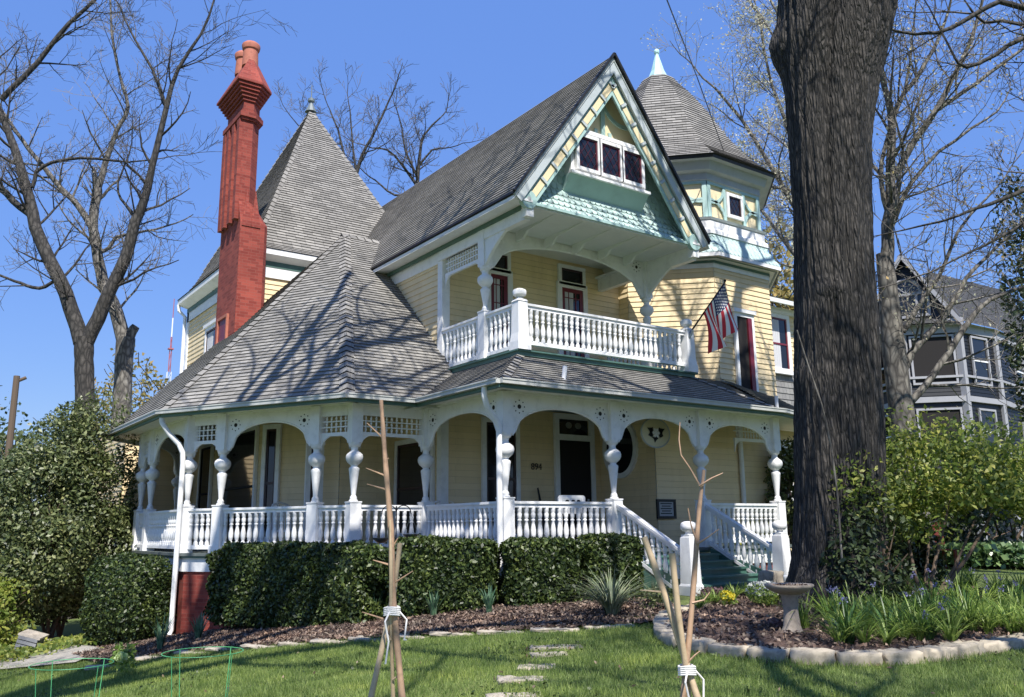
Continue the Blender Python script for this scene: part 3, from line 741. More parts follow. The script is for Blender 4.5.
# oval window
mb=MB(); mg=MB(); cy,cz=15.42,1.85; ry,rz=.48,.60
oc=(14.28,cy,cz); n=40
for i in range(n):
    a0,a1=2*math.pi*i/n,2*math.pi*(i+1)/n
    f=lambda a,s:V((14.22,cy+(ry+s)*math.cos(a),cz+(rz+s)*math.sin(a)))
    mb.prism([f(a0,0),f(a1,0),f(a1,.12),f(a0,.12)],(.08,0,0))
mg.prism([(14.255,cy+(ry+.01)*math.cos(2*math.pi*i/n),cz+(rz+.01)*math.sin(2*math.pi*i/n)) for i in range(n)],(.01,0,0))
o=P('oval_window',mb,['white_paint'],label='dark oval window beside the front door'); P('pane',mg,['window_glass'],o)
# wing ground floor windows
wpx(403,427.5,FL+.3,2.3,plane='X',c=X0,mid=True,cap=False,sash='burgundy_paint',label='dark window behind the inner corner post') if False else None
window((X0-.02,18.1,FL+.3),(0,-1,0),(-1,0,0),1.55,2.05,cap=False,label='dark tall window in the side wall behind the spindle frieze')
def wline(x0,x1,a,b,z0,z1,**kw):
    p=V((*isect(x0,450,a,b),0));q=V((*isect(x1,450,a,b),0)); U=(q-p).normalized(); n=V((U.y,-U.x,0))
    return window(p+Z*z0+n*.02,U,n,(q-p).length,z1-z0,**kw)
w1,w2,w3=(7.3,19.9),(8.3,18.3),(9.73,18.3)
wline(310,318,w2,w3,FL+.3,2.3,cap=False,label='narrow dark window left of the post')
wline(268,278,w1,w2,FL+.25,2.35,cap=False,label='tall narrow dark window seen through the corner arch')
ya,yb_=7.28/k(203,450),7.28/k(213,450)
window((7.28,ya,FL+.15),(0,-1,0),(-1,0,0),ya-yb_,2.6,cap=False,sash='interior_dark',label='dark window seen between the two leftmost front posts')
ya,yb_=7.28/k(226,450),7.28/k(257,450)
window((7.28,ya,FL+.12),(0,-1,0),(-1,0,0),ya-yb_,2.75,cap=False,sash='interior_dark',label='wide dark opening in the left side wall seen through the corner arch')
window((7.28,25.6,3.9),(0,-1,0),(-1,0,0),1.1,1.9,curtain=True,label='upper window on the left side beyond the chimney')
a=onY(779,470,17.45).x;b=onY(788,470,17.45).x
window((a,17.45,.5),(1,0,0),(0,-1,0),b-a,1.9,case=.14,name='window',label='ground floor window on the right wing behind the shrub')
# wainscot shape of the interior trims
# ---------------- turret
TC=V((17.78,16.94,0)); q8=[(math.cos(math.radians(22.5+45*i-90-45)),math.sin(math.radians(22.5+45*i-90-45))) for i in range(8)]
def oc8(a,z): r=a/math.cos(math.radians(22.5)); return [V((TC.x+r*c,TC.y+r*s,z)) for c,s in q8]
def ring(mb,a0,z0,a1,z1,m=0,lap=None,thick=.02,expo=.14):
    A,B=oc8(a0,z0),oc8(a1,z1)
    for i in range(8):
        j=(i+1)%8; o=(A[i]+A[j])/2-V((TC.x,TC.y,z0)); o.z=.0 if z1-z0>abs(a0-a1) else 1
        if lap: mb.lapped([A[i],A[j],B[j],B[i]],o+Z*.2,expo=expo,thick=thick,m=m)
        else:
            L=(A[j]-A[i]).length; mb.poly([A[i],A[j],B[j],B[i]],[(0,0),(L,0),(L,1),(0,1)],m)
mb=MB(); ring(mb,2.65,2.9,2.65,6.68,lap=1); P('turret_wall',mb,['yellow_siding'])
mb=MB(); ring(mb,2.68,6.5,2.68,6.7); ring(mb,2.68,6.7,2.94,6.72); ring(mb,2.99,6.72,2.99,6.82); ring(mb,2.9,6.82,2.99,6.82)
ring(mb,2.72,7.42,2.72,7.52); ring(mb,2.72,7.52,2.64,7.60); ring(mb,2.64,7.60,2.64,7.82); ring(mb,2.66,7.82,2.70,7.88); ring(mb,2.70,7.88,2.5,7.9); ring(mb,2.60,7.42,2.72,7.42)
P('turret_moulding',mb,['white_paint'])
mb=MB(); ring(mb,2.7,6.62,2.7,6.69); ring(mb,2.84,6.70,2.90,6.705); P('trim_strip',mb,['green_trim'])
# flared shingle skirt with scallops, face by face
mb=MB(); prof=[(6.83,2.97),(6.97,2.89),(7.1,2.83),(7.22,2.75),(7.34,2.69),(7.46,2.66)]
for i in range(len(prof)-1):
    (z0_,a0),(z1_,a1)=prof[i],prof[i+1]; ring(mb,a0,z0_,a1,z1_,1)
    A,B=oc8(a0+.025,z0_-.01),oc8(a1+.008,z1_+.02)
    for f in range(8):
        j=(f+1)%8; L=(A[j]-A[f]).length; n_=max(1,int(L/.155)); dx=(A[j]-A[f])/n_; dB=(B[j]-B[f])/n_; o=((A[f]+A[j])/2-V((TC.x,TC.y,z0_))).normalized()
        up=((B[f]+B[j])/2-(A[f]+A[j])/2)
        st=(i%2)*.5
        for s in range(n_):
            if st and s==n_-1: continue
            a=A[f]+dx*(s+st);b=a+dx*.94;c=B[f]+dB*(s+st);d=c+dB*.94; u=up*.35
            mid=(a+b)/2
            mb.poly([c,a+u,a+u*.25+dx*.12,mid,b+u*.25-dx*.12,b+u,d],None,0)
P('scalloped_shingles',mb,['mint_shingle','mint_paint'],label='pale green scalloped skirt around the turret')
mb=MB(); ring(mb,2.52,7.85,2.52,8.98); P('turret_panel',mb,['cream_panel'])
# half timber on every face
mb=MB(); A=oc8(2.54,8.35)
for f in range(8):
    a,b=A[f],A[(f+1)%8]; d=(b-a); L=d.length; d/=L; o=V((d.y,-d.x,0)); mid=(a+b)/2
    if o.dot(mid-V((TC.x,TC.y,8.35)))<0:o=-o
    c0=mid+o*.012
    def bar(u0,u1,z0_,z1_,t=.025): mb.obox(mid+d*(u0+u1)/2+Z*((z0_+z1_)/2-8.35)+o*.01,d*(u1-u0)/2,o*t,Z*(z1_-z0_)/2)
    bar(-L/2,-L/2+.12,7.86,8.93);bar(L/2-.12,L/2,7.86,8.93);bar(-L/2,L/2,8.86,8.95,.02);bar(-L/2,L/2,7.86,7.93,.02)
    bar(-.42,-.34,7.93,8.86);bar(.34,.42,7.93,8.86)
    for sg in (-1,1):
        for z0_,s2 in ((7.93,1),(8.86,-1)):
            pts=[]
            cxx=sg*(L/2-.12); 
            for t in range(7):
                an=t*math.pi/12; pts.append(mid+d*(sg*(.40)+ (cxx-sg*.40)*(1-math.cos(an)))+Z*(z0_-8.35+s2*.50*math.sin(an))+o*.02)
            for t in range(6): mb.beam(pts[t],pts[t+1],.08,.035,up=o)
P('half_timber',mb,['mint_paint'])
for f in range(8):
    a,b=A[f],A[(f+1)%8]; d=(b-a).normalized(); mid=(a+b)/2; o=V((d.y,-d.x,0))
    if o.dot(mid-V((TC.x,TC.y,8.35)))<0:o=-o
    if o.y<-.3:
        U=V((-o.y,o.x,0)); window(mid+o*.0-U*.24+Z*(8.12-8.35),U,o,.48,.56,case=.085,mid=False,cap=False,lattice=True,sash_w=.035,name='turret_window',label='small leaded window high in the turret')
mb=MB(); ring(mb,2.54,8.9,2.60,8.96); ring(mb,2.60,8.96,2.60,9.14); ring(mb,2.60,9.14,2.74,9.18); ring(mb,2.74,9.18,2.82,9.40); ring(mb,2.82,9.4,2.98,9.42)
P('turret_cornice',mb,['grey_stone_trim'])
mb=MB(); ring(mb,2.98,9.40,3.0,9.50); P('turret_gutter',mb,['sign_black'])
tp=[(3.03,9.49),(2.78,9.72),(2.5,10.0),(2.2,10.38),(1.9,10.85),(1.62,11.35),(1.36,11.85),(1.10,12.3),(.84,12.7),(.6,13.0),(.42,13.3)]
mb=MB(); cur=[]
# resample by arc length
path=[V((a,z,0)) for a,z in tp]; res=[path[0]]; 
seg=[(path[i],path[i+1]) for i in range(len(path)-1)]; acc=0; step=.122; dist=0; target=step
for a,b in seg:
    L=(b-a).length
    while target<=dist+L+1e-9:
        res.append(a+(b-a)*((target-dist)/L)); target+=step
    dist+=L
for i in range(len(res)-1):
    (a0,z0_),(a1,z1_)=res[i][:2],res[i+1][:2]; A0,B0=oc8(a0+.022,z0_+.008),oc8(a1+.002,z1_); A_=oc8(a0,z0_)
    for f in range(8):
        j=(f+1)%8; L0=(A0[j]-A0[f]).length/2; L1=(B0[j]-B0[f]).length/2; r=f*3.3
        mb.poly([A0[f],A0[j],B0[j],B0[f]],[(r-L0,i*.122),(r+L0,i*.122),(r+L1,i*.122+.121),(r-L1,i*.122+.121)])
        mb.poly([A_[f],A_[j],A0[j],A0[f]],[(r-L0,i*.122),(r+L0,i*.122),(r+L0,i*.122),(r-L0,i*.122)])
P('turret_roof',mb,['roof_shingle'])
mb=MB(); mb.lathe([(0,.40),(.06,.36),(.4,.21),(.95,.06),(1.0,.06),(1.02,.08),(1.08,.09),(1.14,.07),(1.17,.02)],(TC.x,TC.y,13.2),8); P('turret_spire',mb,['spire_copper'])
# turret door and wing
a=onY(736.5,350,14.28).x;b=onY(751,350,14.28).x
td=window((a,14.265,3.1),(1,0,0),(0,-1,0),b-a,2.2,case=.10,mid=False,cap=True,sash='interior_dark',name='turret_door',label='tall dark narrow opening with burgundy edge in the turret wall')
mb=MB(); mb.box(b-.16,b-.01,14.18,14.25,3.1,5.28); mb.build('door_jamb',['burgundy_paint'],td)
mb=MB(); mb.box(a+.02,b-.17,14.225,14.232,3.12,5.26); mb.build('dark_inside_sheet',['interior_dark'],td)  # black sheet over the pane puts the dark inside into colour
wallrect((18.9,17.5),(25.5,17.5),5.0,7.1,(0,-1,0)); wallrect((18.9,17.5),(25.5,17.5),-1.5,3.1,(0,-1,0))
mb=MB(); mb.lapped([(18.9,17.45,3.6),(25.5,17.45,3.6),(25.5,17.5,5.0),(18.9,17.5,5.0)],(0,-1,0),expo=.2,thick=.02); P('shingled_wall',mb,['grey_wall_shingle'])
a=onY(771,350,17.45).x;b=onY(787,350,17.45).x
window((a,17.45,4.95),(1,0,0),(0,-1,0),b-a,1.75,case=.15,curtain=True,sash='burgundy_paint',label='white framed sash window on the right wing beside the tree trunk')
mb,_=roof([[(18.9,16.6,3.0),(25.7,16.6,3.0),(25.7,17.5,3.65),(18.9,17.5,3.65)],[(18.9,16.9,7.15),(25.8,16.9,7.15),(25.8,22,9.4),(18.9,22,9.4)]])
mb.box(18.9,25.7,16.55,16.62,2.9,3.02,1); mb.box(18.9,25.8,16.86,16.93,7.02,7.16,1); mb.box(18.9,25.7,17.35,17.48,6.85,7.05,1)
P('roof',mb,RS,label='small grey roofs on the right wing')
# ---------------- pyramid block at rear left
bx,by=9.86,24.75; hx,hy=2.88,3.4
def pyr(f,z): return [V((bx-hx*f,by-hy*f,z)),V((bx+hx*f,by-hy*f,z)),V((bx+hx*f,by+hy*f,z)),V((bx-hx*f,by+hy*f,z))]
pp=[(1,7.3),(.93,7.5),(.86,7.82),(.80,8.2)]
while pp[-1][0]>.04:
    f=pp[-1][0]-.028; pp.append((max(f,.03),8.2+(.80-f)*(13.35-8.2)/.80))
mb=MB()
for i in range(len(pp)-1):
    n_=max(1,round(math.hypot((pp[i][0]-pp[i+1][0])*hy,pp[i+1][1]-pp[i][1])/.122))
    for s in range(n_):
        f0=pp[i][0]+(pp[i+1][0]-pp[i][0])*s/n_; f1=pp[i][0]+(pp[i+1][0]-pp[i][0])*(s+1)/n_
        z0_=pp[i][1]+(pp[i+1][1]-pp[i][1])*s/n_; z1_=pp[i][1]+(pp[i+1][1]-pp[i][1])*(s+1)/n_
        A0,B0,A_=pyr(f0+.008,z0_+.006),pyr(f1+.001,z1_),pyr(f0,z0_)
        for f in range(4):
            j=(f+1)%4; L0=(A0[j]-A0[f]).length/2;L1=(B0[j]-B0[f]).length/2; vv=round((f0*100))*.122*1.0
            mb.poly([A0[f],A0[j],B0[j],B0[f]],[(f*4-L0,vv+.002),(f*4+L0,vv+.002),(f*4+L1,vv+.120),(f*4-L1,vv+.120)])
            mb.poly([A_[f],A_[j],A0[j],A0[f]],[(0,0)]*4)
for f in range(4):
    A0=pyr(.8,8.2)[f]; T=V((bx,by,13.35)); Q=pyr(.8,8.2)
    n1=nrm(Q[f],Q[(f+1)%4],T); n2=nrm(Q[f-1],Q[f],T); hipcap(mb,A0,T,n1,n2,.12)
P('pyramid_roof',mb,['roof_shingle'],label='tall grey pyramid roof at the rear left')
mb=MB(); mb.lathe([(0,.19),(.30,.06),(.34,.06),(.37,.11),(.46,.11),(.50,.04),(.52,.02),(.95,.014)],(bx,by,13.28),10); P('roof_finial',mb,['finial_grey'])
mb=MB(); A0,B0=pyr(1.0,7.14),pyr(1.0,7.29)
for f in range(4):
    j=(f+1)%4; mb.poly([A0[f],A0[j],B0[j],B0[f]])
C0=[V((7.25,21.55,7.0)),V((12.45,21.55,7.0)),V((12.45,27.95,7.0)),V((7.25,27.95,7.0))]
for f in range(4):
    j=(f+1)%4; mb.poly([A0[f],A0[j],C0[j],C0[f]]); D0=[q-Z*.45 for q in C0]; mb.poly([C0[f],C0[j],D0[j],D0[f]])
P('eave_trim',mb,['white_paint'])
mb=MB()
for f in range(4):
    j=(f+1)%4; c=(C0[f]+C0[j])/2; d=(c-V((bx,by,7))).normalized()*.012; mb.poly([C0[f]+d-Z*.0,C0[j]+d,C0[j]+d-Z*.16,C0[f]+d-Z*.16])
P('trim_strip',mb,['green_trim'])
mb=MB(); mb.tube([(7.0,28.1,7.15),(7.02,28.08,6.95),(7.2,28.0,6.75),(7.2,28.0,2.6)],.055,8); P('downspout',mb,['white_paint'])
# ---------------- chimney
def plan(e,x0,x1,y0,y1,ch): return [(x0-e,y0-e),(x1-ch+e*.41,y0-e),(x1+e,y0+ch-e*.41),(x1+e,y1+e),(x0-e,y1+e)]
def pbox(mb,A,za,B,zb,caps=True):
    for i in range(5):
        j=(i+1)%5; L=math.dist(A[i],A[j]);L2=math.dist(B[i],B[j]); o=i*.13
        mb.poly([(*A[i],za),(*A[j],za),(*B[j],zb),(*B[i],zb)],[(o-L/2,za),(o+L/2,za),(o+L2/2,zb),(o-L2/2,zb)])
    if caps: mb.poly([(*p,zb) for p in B],[p for p in B]); mb.poly([(*p,za) for p in A[::-1]],[p for p in A[::-1]])
mb=MB()
cx0,cx1,cy0,cy1=6.60,7.34,21.0,22.6; zS=7.75
LOW=lambda e:plan(e,cx0,cx1,cy0,cy1,.10); S=(6.56,7.07,21.12,22.45); SH=lambda e:plan(e,*S,.24)
pbox(mb,LOW(0),2.72,LOW(0),zS,True); pbox(mb,LOW(0),zS,SH(0),zS+.6,False); pbox(mb,SH(0),zS+.6,SH(0),11.7,False)
for xx in (6.76,6.99):
    T_=(xx,S[2]-.03,zS+.95); a_=(xx-.13,cy0-.02,zS-.1);b_=(xx+.13,cy0-.02,zS-.1)
    mb.poly([a_,b_,T_],[(0,0),(.4,0),(.2,1)]); mb.poly([a_,T_,(xx-.05,cy0+.3,zS+.2)],[(0,0),(.2,1),(.2,0)]); mb.poly([b_,(xx+.05,cy0+.3,zS+.2),T_],[(0,0),(.2,0),(.2,1)])
def bb(mb,x0,x1,y0,y1,z0,z1):
    A=[(x0,y0),(x1,y0),(x1,y1),(x0,y1)]
    for i in range(4):
        j=(i+1)%4;L=math.dist(A[i],A[j]); mb.poly([(*A[i],z0),(*A[j],z0),(*A[j],z1),(*A[i],z1)],[(0,z0),(L,z0),(L,z1),(0,z1)])
    mb.poly([(*p,z1) for p in A]); mb.poly([(*p,z0) for p in A[::-1]])
for yy in (21.123,21.55,21.98,22.3): bb(mb,S[0]-.09,S[0]+.02,yy,yy+.2,zS+.1,10.62)
for z0_,z1_,e in ((10.6,10.67,.05),(10.67,10.80,.095),(10.80,10.87,.05)): pbox(mb,SH(e),z0_,SH(e),z1_)
for i in range(6):
    e=.04+.045*i; pbox(mb,SH(e),11.15+i*.088,SH(e),11.15+i*.088+.058); 
    if i<5: pbox(mb,SH(e-.02),11.15+i*.088+.058,SH(e-.02),11.15+(i+1)*.088,False)
pbox(mb,SH(.265),11.648,SH(-.10),12.42)
CH=P('chimney',mb,['brick_red'],label='tall red brick chimney with corbelled cap')
mb=MB()
mb.box(cx0-.06,cx0,21.5,22.3,5.35,5.42); mb.box(cx0-.06,cx0,21.5,21.56,3.6,5.35); mb.box(cx0-.06,cx0,22.24,22.3,3.6,5.35); mb.box(cx0-.06,cx0,21.5,22.3,3.5,3.6); P('chimney_panel',mb,['terracotta'],CH)
mb=MB(); mb.box(cx0-.02,cx0,21.56,22.24,3.6,5.35); P('panel_recess',mb,['burgundy_paint'],CH)
for y,hh,rr in ((21.45,.70,.215),(22.05,.70,.215)):
    mb=MB(); mb.lathe([(0,rr),(.05,rr),(hh-.22,rr*.9),(hh-.2,rr*1.05),(hh-.1,rr*1.15),(hh-.05,rr*1.1),(hh,rr*.85),(hh-.03,rr*.7)],(6.77,y,12.32),18)
    o=P('chimney_pot',mb,['terracotta'],CH); smooth_by(o,35)
# ---------------- downspouts
def dspout(path,r=.055,label=None):
    mb=MB(); mb.tube(path,r,10); o=P('downspout',mb,['white_paint'],label=label); smooth_by(o,40); return o
x1,y1=p1[0]-.17,p1[1]-.12
dspout([(C1.x+.05,C1.y+.05,2.42),(C1.x+.06,C1.y+.03,2.25),(C1.x+.2,C1.y-.03,2.02),(x1-.1,y1+.03,1.80),(x1-.02,y1,1.62),(x1,y1,1.4),(x1-.02,y1-.02,gz(x1,y1)+.15),(x1-.1,y1-.12,gz(x1,y1)+.05)],label='white downspout at the left corner of the porch')
dspout([(8.28,12.35,2.42),(8.28,12.36,2.25),(8.36,12.38,2.05),(8.58,12.42,1.85),(8.63,12.42,1.7),(8.63,12.42,1.4),(8.62,12.40,-1.0)],label='white downspout beside the front corner post')
xd=k(742,470)*14.22
dspout([(xd,14.22,2.7),(xd,14.22,-1.0)],.06,'white downspout on the wall behind the right arch of the porch')
frieze((k(731,440)*13.7,13.7),(k(776,440)*13.7,13.7),2.6,2.02)
# little vent pipes on the porch roof
for px,py in ((535,372),):
    q=V((10.05,12.35,2.74)); mb=MB(); mb.tube([q-Z*.1,q+Z*.22+V((.05,0,0))],.045,10); P('roof_vent',mb,['white_paint'])
mb=MB(); mb.tube([(16.1,12.2,2.5),(16.1,12.2,2.85)],.04,8); P('roof_vent',mb,['white_paint'])
# ---- things fixed to or standing on the house
q=onY(655,433,13.2); S_=empty('hanging_sign',(q.x,13.2,q.z),'oval cream sign with dark flowers hanging in the porch arch right of the steps','sign')
mb=MB(); n=36; mb.prism([(q.x+.43*math.cos(2*math.pi*i/n),13.18,q.z+.32*math.sin(2*math.pi*i/n)) for i in range(n)],(0,.04,0)); mb.build('sign_board',['sign_cream'],S_)
mb=MB()
for i in range(n):
    a0,a1=2*math.pi*i/n,2*math.pi*(i+1)/n
    mb.tube([(q.x+.42*math.cos(a0),13.18,q.z+.31*math.sin(a0)),(q.x+.42*math.cos(a1),13.18,q.z+.31*math.sin(a1))],.016,5)
mb.build('sign_rim',['grey_stone_trim'],S_)
mb=MB()
for a_deg,sc_ in ((150,1),(200,.85),(262,1.05),(338,.8),(28,1.05)):
    a=math.radians(a_deg)
    for da,ln in ((-.22,.17*sc_),(0,.25*sc_),(.22,.17*sc_)):
        ux,uz=math.cos(a+da),math.sin(a+da); vx,vz=-uz*.05,ux*.05
        mb.prism([(q.x+.09*ux*1.1,13.165,q.z+.09*uz*.8),(q.x+.16*ux*1.1+vx,13.165,q.z+.16*uz*.8+vz),(q.x+ln*ux*1.15,13.165,q.z+ln*uz*.8),(q.x+.16*ux*1.1-vx,13.165,q.z+.16*uz*.8-vz)],(0,.01,0))
mb.build('dark_leaves',['sign_black'],S_)
mb=MB()
for i in range(6):
    a=i*math.pi/3; mb.prism([(q.x,13.163,q.z),(q.x+.09*math.cos(a-.4),13.163,q.z+.09*math.sin(a-.4)),(q.x+.11*math.cos(a),13.163,q.z+.11*math.sin(a)),(q.x+.09*math.cos(a+.4),13.163,q.z+.09*math.sin(a+.4))],(0,.008,0))
mb.build('pale_flower',['white_paint'],S_)
mb=MB()
for s in (-.3,.3): mb.tube([(q.x+s,13.2,q.z+.28),(q.x+s,13.2,2.71)],.008,5)
mb.build('hanger',['black_metal'],S_)
q=onY(665.5,509,14.27)
S2=empty('wall_plaque',(q.x,14.25,q.z),'small dark framed plaque on the yellow wall behind the steps','plaque')
mb=MB(); bars_rect(mb,V((q.x-.30,14.27,q.z-.22)),V((1,0,0)),V((0,-1,0)),.60,.44,.06,.05); mb.build('frame',['sign_black'],S2)
mb=MB(); mb.box(q.x-.26,q.x+.26,14.245,14.27,q.z-.18,q.z+.18); mb.build('plaque_board',['grey_stone_trim'],S2)
mb=MB()
for i in range(5): 
    w_=.18-.02*(i%2)*2; mb.box(q.x-w_,q.x+w_,14.24,14.244,q.z+.12-i*.055-.012,q.z+.12-i*.055+.012)
mb.build('engraved_lines',['sign_black'],S2)
# flag
FB=V((14.6,13.25,3.98)); FT=onY(725,282,12.35)
FB=onY(690,333,13.2)
FG=empty('flagpole',FB,'american flag on a short dark pole leaning out from the right end of the balcony','flag')
mb=MB(); mb.tube([FB,FT],[.022,.016],8); mb.lathe([(0,.02),(.02,.03),(.05,.03),(.06,.01)],FT,8); mb.build('pole',['black_metal'],FG)
mb=MB(); mb.tube([FB-V((.05,0,.12)),FB+(FT-FB)*.06],.035,8); mb.build('bracket',['steel'],FG)
D=(FT-FB).normalized(); nU,nV=26,26
# cloth hangs from the pole: hoist along pole from the tip
hoist=.82; fly=1.05
me=MB(); 
def cloth(u,v): # u along hoist from tip, v along fly
    p=FT-D*(.04+u*hoist)
    fall=V((.30,.05,-1)).normalized()
    sag=p+fall*(v*fly*(1-.12*u))+V((.10*v*math.sin(u*9+v*2),.09*math.sin(v*3+u*11)*v,0))
    return sag+V((.05*v,-.02,0))
def cell(u0,u1,v0,v1,m): me.poly([cloth(u0,v0),cloth(u1,v0),cloth(u1,v1),cloth(u0,v1)],None,m)
nv=20
for s in range(13):
    for sub in range(2):
        u0=(s+sub/2)/13;u1=(s+(sub+1)/2)/13
        for j in range(nv):
            v0,v1=j/nv,(j+1)/nv
            m_=2 if (s<7 and v0<.4-1e-6) else (0 if s%2==0 else 1)
            cell(u0,u1,v0,v1,m_)
F_=me.build('flag_cloth',['flag_red','flag_white','flag_blue'],FG)
me=MB()
for r in range(9):
    for c in range(6 if r%2==0 else 5):
        u=(r+.75)/10*7/13; v=((c+(.5 if r%2==0 else 1))/6)*.4
        for side in (-1,1):
            nn=(cloth(u+.01,v)-cloth(u,v)).cross(cloth(u,v+.01)-cloth(u,v)).normalized()*.004*side
            pts=[]
            for i in range(10):
                a=math.pi/2+i*math.pi/5; rr_=.026 if i%2==0 else .011
                pts.append(cloth(u-rr_*math.sin(a)/hoist,v+rr_*math.cos(a)/fly)+nn)
            me.poly(pts)
me.build('stars',['flag_white'],F_)
# wicker chair backs on the porch
def chair(x,y,rz,label):
    c=empty('porch_chair',(x,y,FL),label,'chair','chairs on the porch'); ca,sa=math.cos(rz),math.sin(rz)
    def T(a,b,z): return V((x+a*ca-b*sa,y+a*sa+b*ca,FL+z))
    mb=MB(); mb.tube([T(-.3,.25,.42),T(-.3,.28,.85),T(-.22,.3,.99),T(0,.31,1.04),T(.22,.3,.99),T(.3,.28,.85),T(.3,.25,.42)],.022,8)
    for i in range(-4,5): mb.tube([T(i*.06,.26,.42),T(i*.06,.3,.98)],.009,5)
    mb.build('backrest',['white_paint'],c)
    mb=MB(); mb.prism([T(-.3,-.25,.40),T(.3,-.25,.40),T(.3,.27,.40),T(-.3,.27,.40)],(0,0,.04)); mb.build('seat',['white_paint'],c)
    for a,b in ((-.27,-.22),(.27,-.22),(-.27,.24),(.27,.24)):
        mb=MB(); mb.tube([T(a,b,0),T(a,b,.4)],.022,6); mb.build('leg',['white_paint'],c)
for px,y,rz,l in ((290,18.6,.4,'white porch chair behind the railing under the corner arch'),(206,20.6,.9,'white porch chair behind the leftmost frieze'),(451,15.9,0,'white porch chair between the inner post and the downspout')):
    chair(k(px,505)*y,y,rz,l)
# board standing on the rail
q=onY(571.5,498,13.0); mb=MB()
B_=empty('tray_sign',(q.x,13.0,FL),'white rounded board with dark marks standing just behind the front railing','board')
w_=.33;h0,h1=.25,.60; pts=[(q.x-w_,h0),(q.x+w_,h0)]
for i in range(6): a=i*math.pi/10; pts.append((q.x+w_-.06+.06*math.cos(a),h1-.06+.06*math.sin(a)))
for i in range(6): a=math.pi/2+i*math.pi/10; pts.append((q.x-w_+.06+.06*math.cos(a),h1-.06+.06*math.sin(a)))
mb.prism([(x,12.98,z) for x,z in pts],(0,.03,0)); mb.build('board',['white_paint'],B_)
mb=MB(); mb.box(q.x-.24,q.x+.24,12.972,12.98,h1-.17,h1-.05); mb.build('print_panel',['shade_white'],B_)
mb=MB()
for s in (-.13,.02,.15): mb.prism([(q.x+s+.05*math.cos(t*math.pi/3),12.968,h1-.11+.03*math.sin(t*math.pi/3)) for t in range(6)],(0,.003,0))
mb.build('dark_marks',['sign_black'],B_)
mb=MB()
for s in (-.25,.25): mb.tube([(q.x+s,13.0,FL),(q.x+s,13.0,h0)],.015,6)
mb.build('stand_leg',['white_paint'],B_)
# umbrella + stick leaning at the door
q=onY(542,480,16.0); mb=MB(); mb.tube([(q.x,15.8,FL),(q.x-.05,16.1,.9)],[.06,.02],8); tag(mb.build('closed_umbrella',['sign_black']),'thin dark closed umbrella leaning on the wall under the house number','umbrella')
# ================================================================== SETTING
EXPO=0.6
import numpy as np
rng=np.random.default_rng(5)
# ground
def lin(a,b,n): return [a+(b-a)*i/n for i in range(n)]
gx=sorted(set([-900,-500,-250,-120,-70]+[round(v,2) for v in lin(-45,-6,26)]+[round(v,2) for v in lin(-6,30,90)]+[round(v,2) for v in lin(30,80,25)]+[80,130,250,500,900]))
gy_=sorted(set([-300,-120,-60]+[round(v,2) for v in lin(-30,0,15)]+[round(v,2) for v in lin(0,32,80)]+[round(v,2) for v in lin(32,90,28)]+[90,150,280,500,1200]))
mb=MB(); 
mb.v=[(x,y,gz(x,y)) for y in gy_ for x in gx]; nx=len(gx)
for j in range(len(gy_)-1):
    for i in range(nx-1):
        mb.f.append((j*nx+i,j*nx+i+1,(j+1)*nx+i+1,(j+1)*nx+i)); mb.m.append(0); mb.uv.append([(0,0)]*4)
struct(mb.build('lawn',['lawn_soil'],None,True))
def inpoly(x,y,P_):
    c=False;n=len(P_);j=n-1
    for i in range(n):
        if (P_[i][1]>y)!=(P_[j][1]>y) and x<(P_[j][0]-P_[i][0])*(y-P_[i][1])/(P_[j][1]-P_[i][1])+P_[i][0]: c=not c
        j=i
    return c
def sheet(name,poly,mat,dz,cell=.12,rough=0.0):
    xs=[p[0] for p in poly];ys=[p[1] for p in poly]; mb=MB(); idx={}
    n0=int((max(xs)-min(xs))/cell)+1;n1=int((max(ys)-min(ys))/cell)+1; x0,y0=min(xs),min(ys)
    r=random.Random(2)
    def vid(i,j):
        if (i,j) not in idx:
            x,y=x0+i*cell+r.uniform(-.03,.03),y0+j*cell+r.uniform(-.03,.03); idx[(i,j)]=len(mb.v); mb.v.append((x,y,gz(x,y)+dz+r.uniform(0,rough)))
        return idx[(i,j)]
    for i in range(n0):
        for j in range(n1):
            if inpoly(x0+(i+.5)*cell,y0+(j+.5)*cell,poly):
                mb.f.append((vid(i,j),vid(i+1,j),vid(i+1,j+1),vid(i,j+1))); mb.m.append(0); mb.uv.append([(0,0)]*4)
    return struct(mb.build(name,[mat],None,True))
pxA=[(60,655),(105,668),(160,657),(230,650),(300,645),(360,641),(430,637),(500,634),(570,631),(650,625),(690,612)]
edgeA=[G(*p) for p in pxA]
bedA=[(p.x,p.y) for p in edgeA]+[(11.3,12.4),(8.9,12.6),(8.8,15),(7.2,15.2),(5,18.6),(5,24),(-1,27),(G(20,640).x,G(20,640).y)]
sheet('planting_bed',bedA,'mulch_soil',.03,.12,.03)
pxB=[(700,612),(672,618),(663,628),(668,641),(690,650),(730,656),(780,661),(830,664),(880,664),(930,660),(980,653),(1024,646),(1075,638)]
edgeB=[G(*p) for p in pxB]
bedB=[(p.x,p.y) for p in edgeB]+[(G(1075,600).x,G(1075,600).y),(G(975,594).x,G(975,594).y),(G(900,588).x,G(900,588).y),(G(800,588).x,G(800,588).y),(13.9,10.3),(11.5,10.3)]
sheet('flower_bed',bedB,'mulch_soil',.07,.10,.05)
wk=[G(*p) for p in ((-60,632),(0,634),(70,641),(105,652),(75,665),(0,672),(-60,680))]
mb=MB(); mb.poly([p+Z*.05 for p in wk]); struct(mb.build('path',['concrete']))
